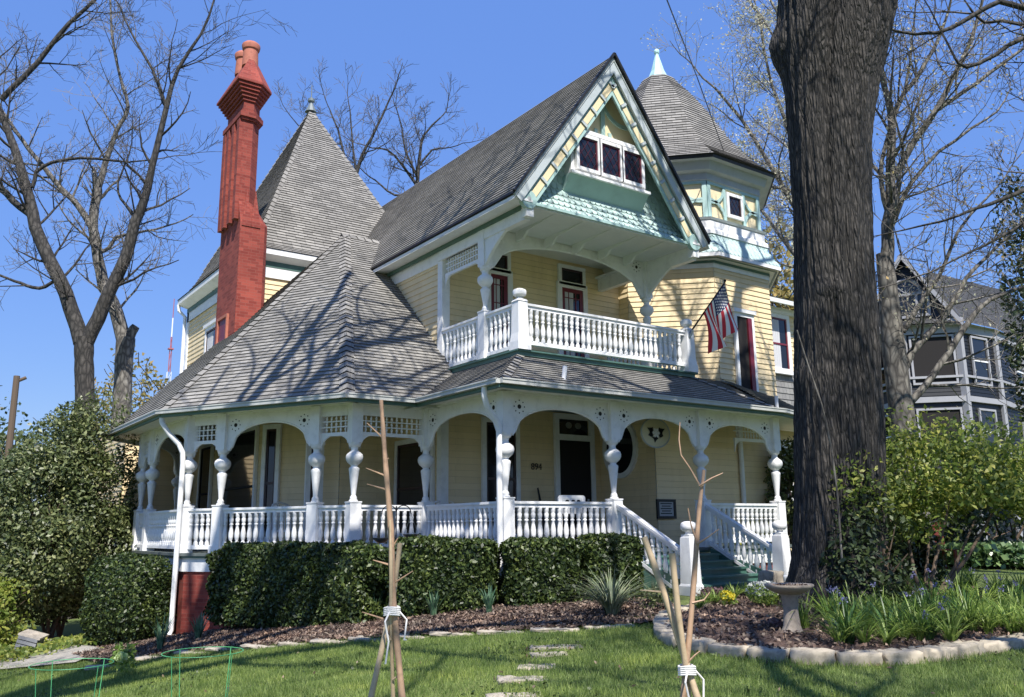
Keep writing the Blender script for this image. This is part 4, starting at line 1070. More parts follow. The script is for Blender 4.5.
# ---- fast leaf meshes
def quads(name,Q,mat,parent=None):
    Q=np.asarray(Q,dtype=np.float64); n=len(Q)
    base=V((0,0,0)); p=parent
    while p is not None: base+=p.location;p=p.parent
    Q=Q-np.array(base)
    me=bpy.data.meshes.new(name); me.vertices.add(n*4); me.loops.add(n*4); me.polygons.add(n)
    me.vertices.foreach_set('co',Q.reshape(-1).astype(np.float32)); me.loops.foreach_set('vertex_index',np.arange(n*4,dtype=np.int32))
    me.polygons.foreach_set('loop_start',np.arange(0,n*4,4,dtype=np.int32))
    try: me.polygons.foreach_set('loop_total',np.full(n,4,dtype=np.int32))
    except Exception: pass
    me.update(calc_edges=True); me.materials.append(MATS[mat])
    o=bpy.data.objects.new(name,me); COL.objects.link(o)
    if parent:o.parent=parent
    return o
def leafq(C,size,asp=.5,up=0.3,seed=0,nrm_=None):
    r=np.random.default_rng(seed); n=len(C)
    a=r.normal(size=(n,3)); a[:,2]+=up*0; a/=np.linalg.norm(a,axis=1,keepdims=True)
    b=r.normal(size=(n,3)); 
    if nrm_ is not None: b=np.cross(nrm_+.55*r.normal(size=(n,3)),a)
    b-=a*(a*b).sum(1,keepdims=True); b/=np.linalg.norm(b,axis=1,keepdims=True)+1e-9
    s=size*(.6+.8*r.random((n,1))); cr=np.cross(a,b)*s*.18
    return np.stack([C-a*s,C+b*s*asp+cr,C+a*s,C-b*s*asp+cr],axis=1)
def blob_points(c,rad,n,seed,shell=.55,lobes=9,lob=.35):
    r=np.random.default_rng(seed); c=np.array(c);rad=np.array(rad)
    L=r.normal(size=(lobes,3)); L/=np.linalg.norm(L,axis=1,keepdims=True); am=r.random(lobes)*lob
    d=r.normal(size=(n*2,3)); d/=np.linalg.norm(d,axis=1,keepdims=True)
    R_=1-.35*lob+sum(am[i]*np.exp(-((1-(d@L[i]))*7)) for i in range(lobes))
    q=(shell+(1-shell)*r.random(n*2)**.5)
    P_=c+d*rad*(R_*q)[:,None]
    ph=np.sin(P_[:,0]*4.1+seed)+np.sin(P_[:,1]*3.7+2*seed)+np.sin(P_[:,2]*4.9)+r.normal(size=n*2)*.8
    keep=ph>-0.9
    P_=P_[keep][:n]; return P_,(d[keep][:n])
def thing_base(name,p,label,cat,group=None): return empty(name,p,label,cat,group)
# ---- hedges: box-like clipped volumes
def hedge(name,a,b,wid,h,label,seed,n=16000,roundness=.5,size=.037,mat='hedge_leaf',pw=8.0,group='clipped hedges in front of the porch'):
    a,b=V(a),V(b); c=(a+b)/2; c.z=(gz(a.x,a.y)+gz(b.x,b.y))/2-.05; d=(b-a);d.z=0; L=d.length; d/=L; s=V((-d.y,d.x,0))
    t=empty(name,c,label,'hedge',group); r=np.random.default_rng(seed)
    # superellipsoid surface
    dirs=r.normal(size=(n,3)); dirs[:,2]=dirs[:,2]

    k_=(np.abs(dirs)**pw).sum(1)**(-1/pw); u=dirs*k_[:,None]
    q=1-.16*r.random(n)**1.6; nz=1+.045*np.sin(u[:,0]*4*L/2+seed)*np.sin(u[:,2]*5+seed)+.03*np.sin(u[:,2]*9+u[:,1]*5+u[:,0]*7)+.02*np.sin(u[:,0]*23)+(r.random(n)<.03)*.05*r.random(n)
    u=u*q[:,None]*nz[:,None]
    # keep mostly camera-visible side
    H2=h/2
    Pn=np.array(c)[None]+u[:,:1]*(L/2)*np.array(d)[None]+u[:,1:2]*(wid/2)*np.array(s)[None]
    Pn[:,2]=c.z+H2+u[:,2]*H2
    nr=(np.abs(dirs*k_[:,None])**(pw-1))*np.sign(dirs); N3=nr[:,:1]*np.array(d)+nr[:,1:2]*np.array(s)+nr[:,2:3]*np.array([0,0,1.])
    N3/=np.linalg.norm(N3,axis=1,keepdims=True)
    keep=Pn[:,2]>c.z+.08*r.random(n); Pn=Pn[keep];N3=N3[keep]
    quads('foliage',leafq(Pn,size,.55,seed=seed,nrm_=N3),mat,t)
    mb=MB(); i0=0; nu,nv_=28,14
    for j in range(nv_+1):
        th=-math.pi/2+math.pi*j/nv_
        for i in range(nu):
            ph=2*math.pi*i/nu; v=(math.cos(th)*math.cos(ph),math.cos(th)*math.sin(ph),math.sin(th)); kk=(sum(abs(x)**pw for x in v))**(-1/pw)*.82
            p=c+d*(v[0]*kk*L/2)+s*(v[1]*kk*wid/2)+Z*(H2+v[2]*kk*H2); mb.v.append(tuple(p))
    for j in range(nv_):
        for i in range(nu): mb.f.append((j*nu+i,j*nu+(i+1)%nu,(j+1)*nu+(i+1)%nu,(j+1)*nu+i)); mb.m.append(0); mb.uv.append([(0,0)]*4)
    mb.build('dark_filler_core',['dark_leaf'],t)  # solid dark core added inside the leaves to block see-through
    return t
def WP(px,py,t): return W(px,py,t)
def hedge_px(x0,t0,x1,t1,ytop,wid,label,seed,**kw):
    a,b=W(x0,600,t0),W(x1,600,t1); m_=(t0+t1)/2; top=W((x0+x1)/2,ytop,m_).z; h=top-(gz(a.x,a.y)+gz(b.x,b.y))/2+.05
    return hedge('hedge',a,b,wid,h,label,seed,**kw)
hedge_px(98,18.9,160,17.9,554,1.25,'rounded clipped hedge at the far left of the porch, left of the downspout',1,n=17000,pw=3.0)
hedge_px(222,17.5,384,14.95,544,.9,'long clipped hedge right of the brick foundation corner, below the corner arch',2,n=42000)
hedge_px(392,14.9,497,14.55,539,.8,'clipped hedge between the shepherd hook and the front corner post',3,n=22000)
hedge_px(505,14.4,577,14.6,539,.8,'clipped hedge right of the front corner post',4,n=17000)
hedge_px(580,14.65,638,14.85,536,.8,'clipped hedge next to the front steps, behind the yucca',5,n=16000)
# ---- bushes
def bush(name,c,rad,n,size,mat,label,seed,cat='bush',stems=6,core=True,shell=.5,group=None,lob=.45,lobes=12,subs=None):
    gzz=gz(c[0],c[1]); t=empty(name,(c[0],c[1],gzz),label,cat,group)
    P_,N_=blob_points(c,rad,n,seed,shell,lobes,lob)
    if subs:
        Ps,Ns=[P_],[N_]
        for i,(dc,rr,nn) in enumerate(subs):
            p,q=blob_points((c[0]+dc[0],c[1]+dc[1],c[2]+dc[2]),rr,nn,seed+31*i+7,shell,lobes,lob); Ps.append(p);Ns.append(q)
        P_=np.concatenate(Ps);N_=np.concatenate(Ns)
    gzv=np.array([gz(x,y) for x,y in P_[:,:2]]); kp=P_[:,2]>gzv+.05; P_,N_=P_[kp],N_[kp]
    quads('foliage',leafq(P_,size,.5,seed=seed,nrm_=N_+np.array([0,0,.5])),mat,t)
    mb=MB(); r=random.Random(seed)
    for i in range(stems):
        a=r.uniform(0,6.28); e=V((c[0]+math.cos(a)*rad[0]*.5,c[1]+math.sin(a)*rad[1]*.5,c[2]+rad[2]*r.uniform(-.2,.5))); s=V((c[0]+r.uniform(-.2,.2),c[1]+r.uniform(-.2,.2),gzz-.05))
        m1=(s+e)/2+V((r.uniform(-.15,.15),r.uniform(-.15,.15),0)); mb.tube([s,m1,e],[.045,.03,.012],6)
        for j in range(3):
            f=m1+(e-m1)*r.random(); mb.tube([f,f+V((r.uniform(-.5,.5)*rad[0],r.uniform(-.5,.5)*rad[1],r.uniform(.1,.6)*rad[2]))],[.015,.006],4)
    mb.build('stems',['wood_stick'],t)
    return t
c=W(66,500,21.5); zt=W(66,398,21.5).z; zb=gz(c.x,c.y)
bush('camellia_bush',(c.x,c.y,(zt+zb)/2+.1),(1.75,1.75,(zt-zb)/2),26000,.055,'bush_leaf','tall loose glossy bush left of the porch, taller than everything beside it',11,subs=[((-1.4,.6,-.5),(1.5,1.4,1.9),15000),((.9,-.4,-1.3),(1.1,1.1,1.5),9000),((.1,.1,1.0),(.9,.9,1.2),5000),((-.6,-.9,-1.4),(1.3,1.2,1.2),10000)],shell=.25,stems=9)
c=W(-15,560,19); bush('lime_bush',(c.x,c.y,gz(c.x,c.y)+.8),(1.1,.9,.95),6000,.05,'azalea_leaf','small bright green bush at the left edge of the picture',12)
c=W(10,475,30); bush('far_shrub',(c.x,c.y,gz(c.x,c.y)+1.8),(3.2,2.4,2.6),9000,.09,'dark_leaf','dark shrub mass behind the tall bush at the left edge',13)
c=W(60,618,19); 
# azalea right : spreading canopy with visible stems
c=W(955,490,13.5); zt=W(955,437,13.5).z
bush('azalea',(c.x,c.y,zt-.62),(1.35,1.2,.72),6200,.042,'azalea_leaf','large bright green spreading azalea right of the oak trunk',21,subs=[((-.95,.5,-.15),(.75,.7,.6),2500),((1.0,-.5,-.05),(.9,.9,.65),3000),((.2,-.9,-.35),(.8,.6,.45),1100),((-1.15,.15,-.6),(.5,.5,.55),900),((.7,.2,.45),(.6,.6,.3),700),((-.6,.2,.4),(.5,.5,.3),600)],shell=.1,stems=0,lob=1.1,lobes=16)
_az=bpy.data.objects['azalea']
mb=MB(); r=random.Random(4); s0=W(925,604,12.9); s0.z=gz(s0.x,s0.y)
for e in ((905,520),(950,500),(975,520),(890,540),(930,530),(1000,500)):
    q=W(*e,13.2); mid=(s0+q)/2+V((r.uniform(-.1,.1),0,-.05)); mb.tube([s0+V((r.uniform(-.08,.08),r.uniform(-.08,.08),-.05)),mid,q],[.035,.025,.012],7)
mb.build('stems',['wood_stick'],_az)
c=W(868,565,12.2); bush('laurel_shrub',(c.x,c.y,gz(c.x,c.y)+.75),(.62,.55,.85),5000,.045,'dark_leaf','dark green shrub growing against the base of the oak trunk',22,shell=.2,stems=9)
c=W(905,570,15.0); bush('laurel_shrub',(c.x,c.y,gz(c.x,c.y)+.7),(.9,.6,.85),6000,.05,'dark_leaf','dark shrub between the oak trunk and the azalea stems',29,shell=.2,stems=6)
c=W(850,480,12.0); bush('climbing_shrub',(c.x+.2,c.y,c.z-.1),(.38,.3,.7),1300,.04,'azalea_leaf','thin sprig of fresh leaves climbing the oak trunk',27,shell=.05,stems=3)
c=W(1000,480,24); bush('far_shrub',(c.x,c.y,gz(c.x,c.y)+1.4),(3.6,1.6,1.7),8000,.08,'dark_leaf','dark shrub bank behind the azalea on the right',23,shell=.5)
c=W(905,500,26); bush('far_shrub',(c.x,c.y,gz(c.x,c.y)+1.2),(2.2,1.4,1.5),5000,.08,'dark_leaf','dark shrub behind the red bench',24,shell=.5)
c=W(791,495,22.0); bush('magnolia_shrub',(c.x,c.y,gz(c.x,c.y)+1.75),(.62,.8,1.5),3000,.075,'bush_leaf','glossy shrub between the right end of the porch and the oak trunk',25,shell=.2)
c=W(752,548,20.2); bush('low_shrub',(c.x,c.y,gz(c.x,c.y)+.45),(1.1,.5,.62),3500,.04,'azalea_leaf','low green shrub behind the right stair railing',26)
# evergreen at the right edge
c=W(1062,330,20); bush('holly_tree',(c.x,c.y,c.z-.2),(1.0,1.0,3.6),12000,.07,'dark_leaf','dark evergreen holly at the right edge of the picture',28,cat='tree',shell=.3,stems=4,lob=.5)
# ivy bank
def patch(name,p0,p1,y0,y1,n,size,mat,label,cat,h=.2,tf=None):
    r=np.random.default_rng(len(name)); C=[]
    for i in range(n):
        a=r.random();b=r.random(); px=p0+(p1-p0)*a; py=y0+(y1-y0)*b; C.append((px,py))
    g=[G(*q) for q in C]; A=np.array([[p.x,p.y,p.z+h*(r.random()**.7)] for p in g]); o=quads(name,leafq(A,size,.7,seed=3,nrm_=np.tile([0,-.3,1.],(n,1))),mat); return stuff(o,label,cat)
ga=W(900,550,24);gb=W(1060,550,21)
r=np.random.default_rng(4); n=11000; A=np.array([ga])+(np.array(gb)-np.array(ga))*r.random((n,1))+r.normal(size=(n,3))*np.array([.6,.6,0]); A[:,2]=[gz(x,y)+.1+.5*q for (x,y),q in zip(A[:,:2],r.random(n))]
stuff(quads('ivy',leafq(A,.075,.75,seed=9,nrm_=np.tile([-.3,-.6,.7],(n,1))),'ivy_leaf'),'band of ivy ground cover at the back of the right lawn','ivy')
ga=W(-30,606,17.5);gb=W(115,598,19.5); n=6000; A=np.array([ga])+(np.array(gb)-np.array(ga))*r.random((n,1))+r.normal(size=(n,3))*np.array([.35,.5,0]); A[:,2]=[gz(x,y)+.03+.25*q for (x,y),q in zip(A[:,:2],r.random(n))]
stuff(quads('ground_cover',leafq(A,.05,.6,seed=10,nrm_=np.tile([-.3,-.5,.7],(n,1))),'azalea_leaf'),'low green ground cover under the left bushes','ground cover')
# mulch chips
def scatter(poly,n,seed):
    r=random.Random(seed); xs=[p[0] for p in poly];ys=[p[1] for p in poly]; out=[]
    while len(out)<n:
        x=r.uniform(min(xs),max(xs));y=r.uniform(min(ys),max(ys))
        if inpoly(x,y,poly): out.append((x,y))
    return out
def near(pts,tmax): return [p for p in pts if tdep(p)<tmax]
ch=near(scatter(bedA,26000,1),19); A=np.array([[x,y,gz(x,y)+.055] for x,y in ch]); stuff(quads('mulch_chips',leafq(A,.04,.35,seed=1,nrm_=np.tile([0,0,1.],(len(A),1))),'mulch_chip'),'scattered bark mulch and dry leaves in the beds under the hedges','mulch')
ch=scatter(bedB,6000,2); A=np.array([[x,y,gz(x,y)+.12] for x,y in ch]); stuff(quads('dry_leaves',leafq(A,.03,.5,seed=2,nrm_=np.tile([0,0,1.],(len(A),1))),'mulch_chip'),'bark crumbs and dry leaves in the stone edged bed','mulch')
# grass blades
gpoly=[]
vis=[G(-40,640),G(-40,697),G(300,720),G(700,720),G(1070,720),G(1075,640),G(980,655),G(880,664),G(780,661),G(690,650),G(668,641),G(663,628),G(690,612),G(570,629),G(430,635),G(300,643),G(160,655),G(100,664)]
vp=[(p.x,p.y) for p in vis]
r=np.random.default_rng(8); xs=[p[0] for p in vp];ys=[p[1] for p in vp]
n=520000; X=r.uniform(min(xs),max(xs),n);Y=r.uniform(min(ys),max(ys),n)
m_=np.zeros(n,bool); j=len(vp)-1
for i in range(len(vp)):
    xi,yi=vp[i];xj,yj=vp[j]; cond=((yi>Y)!=(yj>Y))&(X<(xj-xi)*(Y-yi)/(yj-yi+1e-12)+xi); m_^=cond; j=i
X,Y=X[m_],Y[m_]
s_=.811*X-.585*Y; t_=.585*X+.811*Y; q=np.clip(s_*-1,-20,20); q=np.minimum(np.maximum(-s_,-20),10)
Zg=-1.72+.034*np.clip(t_,-5,17)-.143*(q+np.sqrt(q*q+1))/2+.05
n=len(X); hgt=(.03+.035*r.random(n)**1.5)*(1+.25*np.sin(X*2.3)*np.sin(Y*2.9)+.12*np.sin(X*7.1+Y*5.3)); ang=r.random(n)*6.283; lean=r.normal(size=(n,2))*.022; wd=.0035
bx_=np.cos(ang)*wd;by_=np.sin(ang)*wd
Q=np.zeros((n,4,3)); Q[:,0]=np.stack([X-bx_,Y-by_,Zg-.01],1);Q[:,1]=np.stack([X+bx_,Y+by_,Zg-.01],1)
Q[:,2]=np.stack([X+lean[:,0]+bx_*.3,Y+lean[:,1]+by_*.3,Zg+hgt],1);Q[:,3]=np.stack([X+lean[:,0]-bx_*.3,Y+lean[:,1]-by_*.3,Zg+hgt],1)
stuff(quads('grass',Q,'grass_blade'),'short green lawn grass in front of the house','grass')
r=np.random.default_rng(21); m2=r.random(len(X))<.0011; A=np.stack([X[m2],Y[m2],Zg[m2]+.035],1); stuff(quads('fallen_leaves',leafq(A,.022,.55,seed=4,nrm_=np.tile([0,0,1.],(len(A),1))),'mulch_chip'),'scattered brown fallen leaves on the lawn','leaf litter')
m2=r.random(len(X))<.05; m2&=(np.sin(X*2.1+1)*np.sin(Y*1.7)>.35); A=np.stack([X[m2],Y[m2],Zg[m2]+.03],1); stuff(quads('clover',leafq(A,.016,.8,seed=6,nrm_=np.tile([0,0,1.],(len(A),1))),'hedge_leaf'),'low clover and weeds in patches of the lawn','weeds')
# ---- stones
def stone(name,c,d,L,w_,h,seed,mat,label,cat,group,irregular=.014):
    r=random.Random(seed); d=V((d.x,d.y,0)).normalized(); s=V((-d.y,d.x,0)); nxx,nyy,nzz=7,5,4; mb=MB()
    import itertools
    def pt(i,j,k2):
        u,v,w2=i/nxx*2-1,j/nyy*2-1,k2/nzz*2-1; e=14
        l=(abs(u)**e+abs(v)**e+abs(w2)**e)**(1/e) or 1; mx_=max(abs(u),abs(v),abs(w2)); f=mx_/l
        rr=random.Random((i,j,k2,seed).__hash__()); n_=irregular
        return V((0,0,0))+d*(u*f*L/2+rr.uniform(-n_,n_))+s*(v*f*w_/2+rr.uniform(-n_,n_))+Z*(w2*f*h/2+rr.uniform(-n_,n_)*.7)
    def face(gen,nu,nv):
        for a in range(nu):
            for b in range(nv):
                q=[gen(a,b),gen(a+1,b),gen(a+1,b+1),gen(a,b+1)]
                ids=[]
                for t in q:
                    if t not in ix: ix[t]=len(mb.v); mb.v.append(tuple(pt(*t)))
                    ids.append(ix[t])
                mb.f.append(tuple(ids)); mb.m.append(0); mb.uv.append([(0,0)]*4)
    ix={}
    face(lambda a,b:(a,b,nzz),nxx,nyy);face(lambda a,b:(b,a,0),nyy,nxx);face(lambda a,b:(a,0,b),nxx,nzz);face(lambda a,b:(b,nyy,a),nzz,nxx);face(lambda a,b:(0,b,a),nzz,nyy);face(lambda a,b:(nxx,a,b),nyy,nzz)
    o=mb.build(name,[mat],None,True); o.location=c; tag(o,label,cat,group); return o
def resample(pts,step):
    out=[];acc=0
    for i in range(len(pts)-1):
        a,b=pts[i],pts[i+1];L=(b-a).length
        while acc<=L: out.append((a+(b-a)*(acc/L),(b-a).normalized())); acc+=step
        acc-=L
    return out
def smoothp(pts,it=2):
    for _ in range(it):
        q=[pts[0]]
        for i in range(len(pts)-1): q+= [pts[i]*.75+pts[i+1]*.25,pts[i]*.25+pts[i+1]*.75]
        q.append(pts[-1]);pts=q
    return pts
eb=smoothp([p for p in edgeB[:]]); rs=random.Random(9)
for i,(p,d) in enumerate(resample(eb,.43)):
    L=.425+rs.uniform(-.02,.012); stone('edging_stone',(p.x,p.y,gz(p.x,p.y)+.045),V((d.x+rs.uniform(-.08,.08),d.y,0)),L,.27,.15+rs.uniform(-.025,.025),i+1,'stone_block','pale rough stone block in the curved edging of the flower bed','stone','stone blocks edging the flower bed')
ea=smoothp(edgeA[1:-1])
for i,(p,d) in enumerate(resample(ea,.72)):
    stone('path_stone',(p.x,p.y,gz(p.x,p.y)+.012),V((d.x,d.y+rs.uniform(-.16,.16),0)),(.68+rs.uniform(-.12,.06)),.24+rs.uniform(-.06,.06),.05,100+i,'flagstone','flat pale stone set in the grass along the hedge bed','stone','flat stones along the hedge bed')
for i,(px,py,w_) in enumerate(((556,648,.62),(549,655,.42),(537,668,.40),(522,680,.48),(515,697,.5))):
    p=G(px,py); stone('stepping_stone',(p.x,p.y,gz(p.x,p.y)-.005),V((.81,-.58+.1*math.sin(i*2.3),0)),w_,.24+.05*math.sin(i*3),.05,200+i,'flagstone','stepping stone in the lawn, %s of the row leading to the hedge'%('farthest','second farthest','middle','second nearest','nearest')[i],'stepping stone','stepping stones in the lawn')
p=G(785,640); p=G(772,590); stone('garden_rock',(p.x,p.y,p.z+.16),V((1,0,0)),.34,.3,.34,300,'flagstone','round pale rock behind the white flowers','rock',None,.02)
# ---- strap-leaf clumps
def blades(n,L,w_,spread,seed,droop=.5):
    r=random.Random(seed); Q=[]
    for i in range(n):
        a=r.uniform(0,6.28); l=L*r.uniform(.6,1.1); sp=spread*r.uniform(.2,1); px=V((math.cos(a)*.05*r.random()*L*2,math.sin(a)*.05*r.random()*L*2,0)); side=V((-math.sin(a),math.cos(a),0))*w_/2; prev=px; pa=side
        for s in range(1,6):
            f=s/5; q=px+V((math.cos(a)*sp*l*f**1.5,math.sin(a)*sp*l*f**1.5,l*(f-droop*sp*f**2.5*.9))); sd=side*(1-f**3*.85)
            Q.append([prev-pa,prev+pa,q+sd,q-sd]); prev=q;pa=sd
    return np.array([[list(x) for x in q] for q in Q])
def clump(name,px,py,n,L,w_,spread,mat,label,cat,seed,group=None,flower=None,fn=0,fmat=None,fh=1.0,world=None,dz=.03):
    p=G(px,py) if world is None else world; t=empty(name,(p.x,p.y,p.z+dz),label,cat,group)
    Q=blades(n,L,w_,spread,seed)+np.array(t.location); quads('leaves',Q,mat,t)
    if fmat:
        r=random.Random(seed); mb=MB(); C=[];
        for i in range(fn):
            a=r.uniform(0,6.28);b=V((math.cos(a),math.sin(a),0))*L*spread*.5*r.random(); e=V(t.location)+b+Z*L*fh*r.uniform(.7,1.05); mb.tube([V(t.location)+b*.2,e],.004,4)
            for j in range(15): C.append((e.x+r.gauss(0,.018),e.y+r.gauss(0,.018),e.z+r.gauss(0,.02)))
        mb.build('stalks',[mat],t); quads('flowers',leafq(np.array(C),.014,.8,seed=seed),fmat,t)
    return t
for i,(px,py,L,lab) in enumerate(((160,652,.55,'spiky daffodil leaves beside the left downspout'),(198,642,.45,'small daffodil clump against the brick foundation'),(374,622,.45,'daffodil leaves left of the bamboo stakes'),(434,619,.42,'daffodil clump right of the bamboo stakes'),(489,616,.40,'sparse daffodil leaves below the corner post'),(345,626,.25,'tiny daffodil tuft in the mulch under the long hedge'),(412,620,.3,'low tuft of daffodil leaves below the shepherd hook'))):
    clump('daffodil_clump',px,py,34,L*1.15,.028,.5,'daffodil_leaf',lab,'plant',40+i,'daffodil clumps along the hedges')
clump('yucca',612,619,190,.85,.019,1.45,'yucca_leaf','large pale spiky yucca clump in front of the hedge by the steps','yucca',60)
clump('dry_fern',655,606,50,.45,.02,1.1,'yucca_leaf','straggly dry clump between the yucca and the stair newel','plant',61)
rs=random.Random(12)
sp=[]
for px,py in ((700,603),(716,597),(735,592),(752,590),(770,598)):
    sp.append((px,py+13,'strap_leaf',.30)); sp.append((px+9,py+8,'strap_leaf',.26))
for px in range(812,1040,15):
    for py in (604,613,623,633,642,651):
        if py>638 and px<832: continue
        if rs.random()<.95: sp.append((px+rs.uniform(-8,8),py+rs.uniform(-6,5)-(px>960)*6,'strap_leaf' if rs.random()<.75 else 'blade_leaf',rs.uniform(.34,.60)))
for i,(px,py,mt,L) in enumerate(sp):
    fl=(rs.random()<.30 and px>830)
    clump('bluebell_clump',px,py,52,L,.017,1.35,mt,'clump of arching green strap leaves in the stone edged bed'+(' with blue violet flowers' if fl else ', no flowers'),'plant',100+i,'strap leaved clumps in the flower bed '+('with flowers' if fl else 'without flowers'),fn=rs.randint(1,2) if fl else 0,fmat='purple_petal' if fl else None,fh=1.0,dz=.08)
def flowerplant(name,px,py,rad,n,size,mat,fmat,fn,label,seed,fs=.016,hz=.6):
    p=G(px,py); t=empty(name,(p.x,p.y,p.z+.08),label,'flowers'); c=np.array([p.x,p.y,p.z+.08+rad*hz])
    P_,N_=blob_points(c,(rad,rad,rad*hz),n,seed,.3); quads('leaves',leafq(P_,size,.5,seed=seed,nrm_=N_),mat,t)
    if fn:
        P_,N_=blob_points(c+np.array([0,0,rad*.35]),(rad*.8,rad*.8,rad*hz*.8),fn,seed+1,.7); quads('flowers',leafq(P_,fs,.8,seed=seed+2),fmat,t)
flowerplant('yellow_pansies',729,612,.15,120,.03,'strap_leaf','yellow_petal',160,'small bright yellow flowers at the left of the stone edged bed',71,.022)
flowerplant('white_alyssum',765,612,.26,900,.022,'strap_leaf','white_petal',420,'mound of pale lilac white flowers behind the birdbath',72)
flowerplant('heuchera',712,606,.18,300,.035,'heuchera_leaf',None,0,'dusky purple leafed plant left of the yellow flowers',73)
flowerplant('dark_sedum',776,636,.10,120,.025,'heuchera_leaf',None,0,'small dark red plant left of the birdbath foot',74)
flowerplant('small_white_flower',839,642,.12,100,.02,'strap_leaf','purple_petal',40,'low tuft with lilac flowers right of the birdbath',75)
flowerplant('lime_hydrangea',122,676,.20,200,.04,'strap_leaf','lime_petal',0,'small sparse plant with one lime green bloom by the wire cage',76,hz=1.0)
q=G(122,676); q=W(121,657,tdep(q)-.22); P_,N_=blob_points(q,(.075,.075,.065),420,3,.8); h_=quads('bloom',leafq(P_,.022,.8,seed=5,nrm_=N_),'lime_petal',bpy.data.objects['lime_hydrangea'])
flowerplant('creeping_plant',660,612,.3,300,.03,'bush_leaf',None,0,'loose leafy plant beside the foot of the left stair newel',77,hz=.5)
# ---- birdbath
p=G(793,640); t=11.0; tb=tdep(p); B=empty('birdbath',p,'weathered stone birdbath in front of the oak trunk','birdbath')
top=W(793,584,tb).z; h=top-p.z; sc_=tb/863
mb=MB(); mb.lathe([(0,.17),(.05,.17),(.09,.13),(.16,.10),(h*.5,.085),(h-.14,.10),(h-.09,.15)],(p.x,p.y,p.z),20); o=mb.build('pedestal',['birdbath_stone'],B); smooth_by(o,50)
mb=MB(); mb.lathe([(0,.12),(.03,.20),(.075,.27),(.10,.285),(.115,.28),(.11,.25),(.08,.15),(.075,.02)],(p.x,p.y,top-.115),28); o=mb.build('bowl',['birdbath_stone'],B); smooth_by(o,50)
r=np.random.default_rng(3); n=60; an=r.random(n)*6.28; rr_=.2*np.sqrt(r.random(n)); o=quads('leaf_litter',leafq(np.stack([p.x+rr_*np.cos(an),p.y+rr_*np.sin(an),np.full(n,top-.015)],1),.03,.5,seed=1,nrm_=np.tile([0,0,1.],(n,1))),'mulch_chip',B)
# ---- bamboo stake bundles
def cane(mb,pts,radii,t,n=8):
    P_=[W(x,y,tt) for x,y,tt in pts]; path=[];rad=[]
    for i in range(len(P_)-1):
        L=(P_[i+1]-P_[i]).length; m_=max(1,int(L/.18))
        for j in range(m_):
            f=j/m_; path.append(P_[i]+(P_[i+1]-P_[i])*f); rr_=radii[i]+(radii[i+1]-radii[i])*f; rad.append(rr_)
            path.append(P_[i]+(P_[i+1]-P_[i])*(f+.35/m_)); rad.append(rr_*.9)
    path.append(P_[-1]); rad.append(radii[-1]); mb.tube(path,rad,n)
def down(px,py,t0,dx):  # extend to the ground from a visible point
    p=W(px,py,t0); q=V((p.x,p.y,gz(p.x,p.y)-.05)); return p,q
def teepee(name,knot,t,canes,twigs,label,mats):
    kp=W(*knot,t); base=V((kp.x,kp.y,gz(kp.x,kp.y))); T_=empty(name,base,label,'stakes')
    for c_ in canes:
        mb=MB(); pts=c_['p']; cane(mb,[(x,y,t+dt) for x,y,dt in pts],c_['r'],t)
        x,y,dt=pts[-1]; x2,y2,dt2=pts[-2]; a=W(x,y,t+dt); b=W(x2,y2,t+dt2); d=(a-b).normalized()
        if d.z>-.2:d.z=-.9
        L=(a.z-gz(a.x,a.y)+.1)/-d.z; mb.tube([a,a+d*L],[c_['r'][-1],c_['r'][-1]*1.05],8)
        o=mb.build('cane',[c_.get('m','cane_bark')],T_); smooth_by(o,60)
        if c_.get('tw'):
            for tw in c_['tw']:
              mb=MB(); mb.tube([W(x,y,t+dt) for x,y,dt in tw],[.0065]+[.0045]*(len(tw)-2)+[.0025],5)
              mb.build('side_twig',[c_.get('m','cane_dry')],o)
    mb=MB(); 
    for i in range(5):
        z=kp.z-.02+i*.010; mb.tube([V((kp.x+.045*math.cos(a*math.pi/6),kp.y+.045*math.sin(a*math.pi/6),z+.004*math.sin(a))) for a in range(13)],.0055,6)
    for s in (-1,1): mb.tube([kp+V((.03*s,-.03,0)),kp+V((.07*s,-.05,-.05)),kp+V((.05*s,-.06,-.16)),kp+V((.065*s,-.055,-.22+.06*s))],.0055,6)
    mb.build('cord',['rope_white'],T_)
T1=5.2
teepee('stake_bundle',(392,611),T1,[
 dict(p=[(381,400,0),(386,470,0),(391,530,0),(393,600,0),(402,697,.0)],r=[.013,.017,.020,.02,.021],m='cane_bark',tw=[[(383,438,0),(367,423,0)],[(386,476,0),(366,468,0)],[(388,490,0),(367,484,0)],[(386,460,0),(389,458,.0)],[(391,585,0),(413,571,0)],[(393,622,0),(362,612,0)],[(392,548,0),(398,538,0)],[(390,565,0),(373,560,0)]]),
 dict(p=[(400,543,.06),(394,590,.04),(385,635,0),(371,697,-.05)],r=[.016,.017,.018,.018],m='cane_dry'),
 dict(p=[(390,520,-.05),(391,560,-.04),(391,620,0),(393,697,.06)],r=[.007,.012,.012,.013],m='cane_dry',tw=[[(391,640,0),(383,628,0)],[(393,680,.03),(400,674,0)]]),
],None,'bamboo and twig stakes tied with white cord, the taller bundle left of centre',None)
T2=4.9
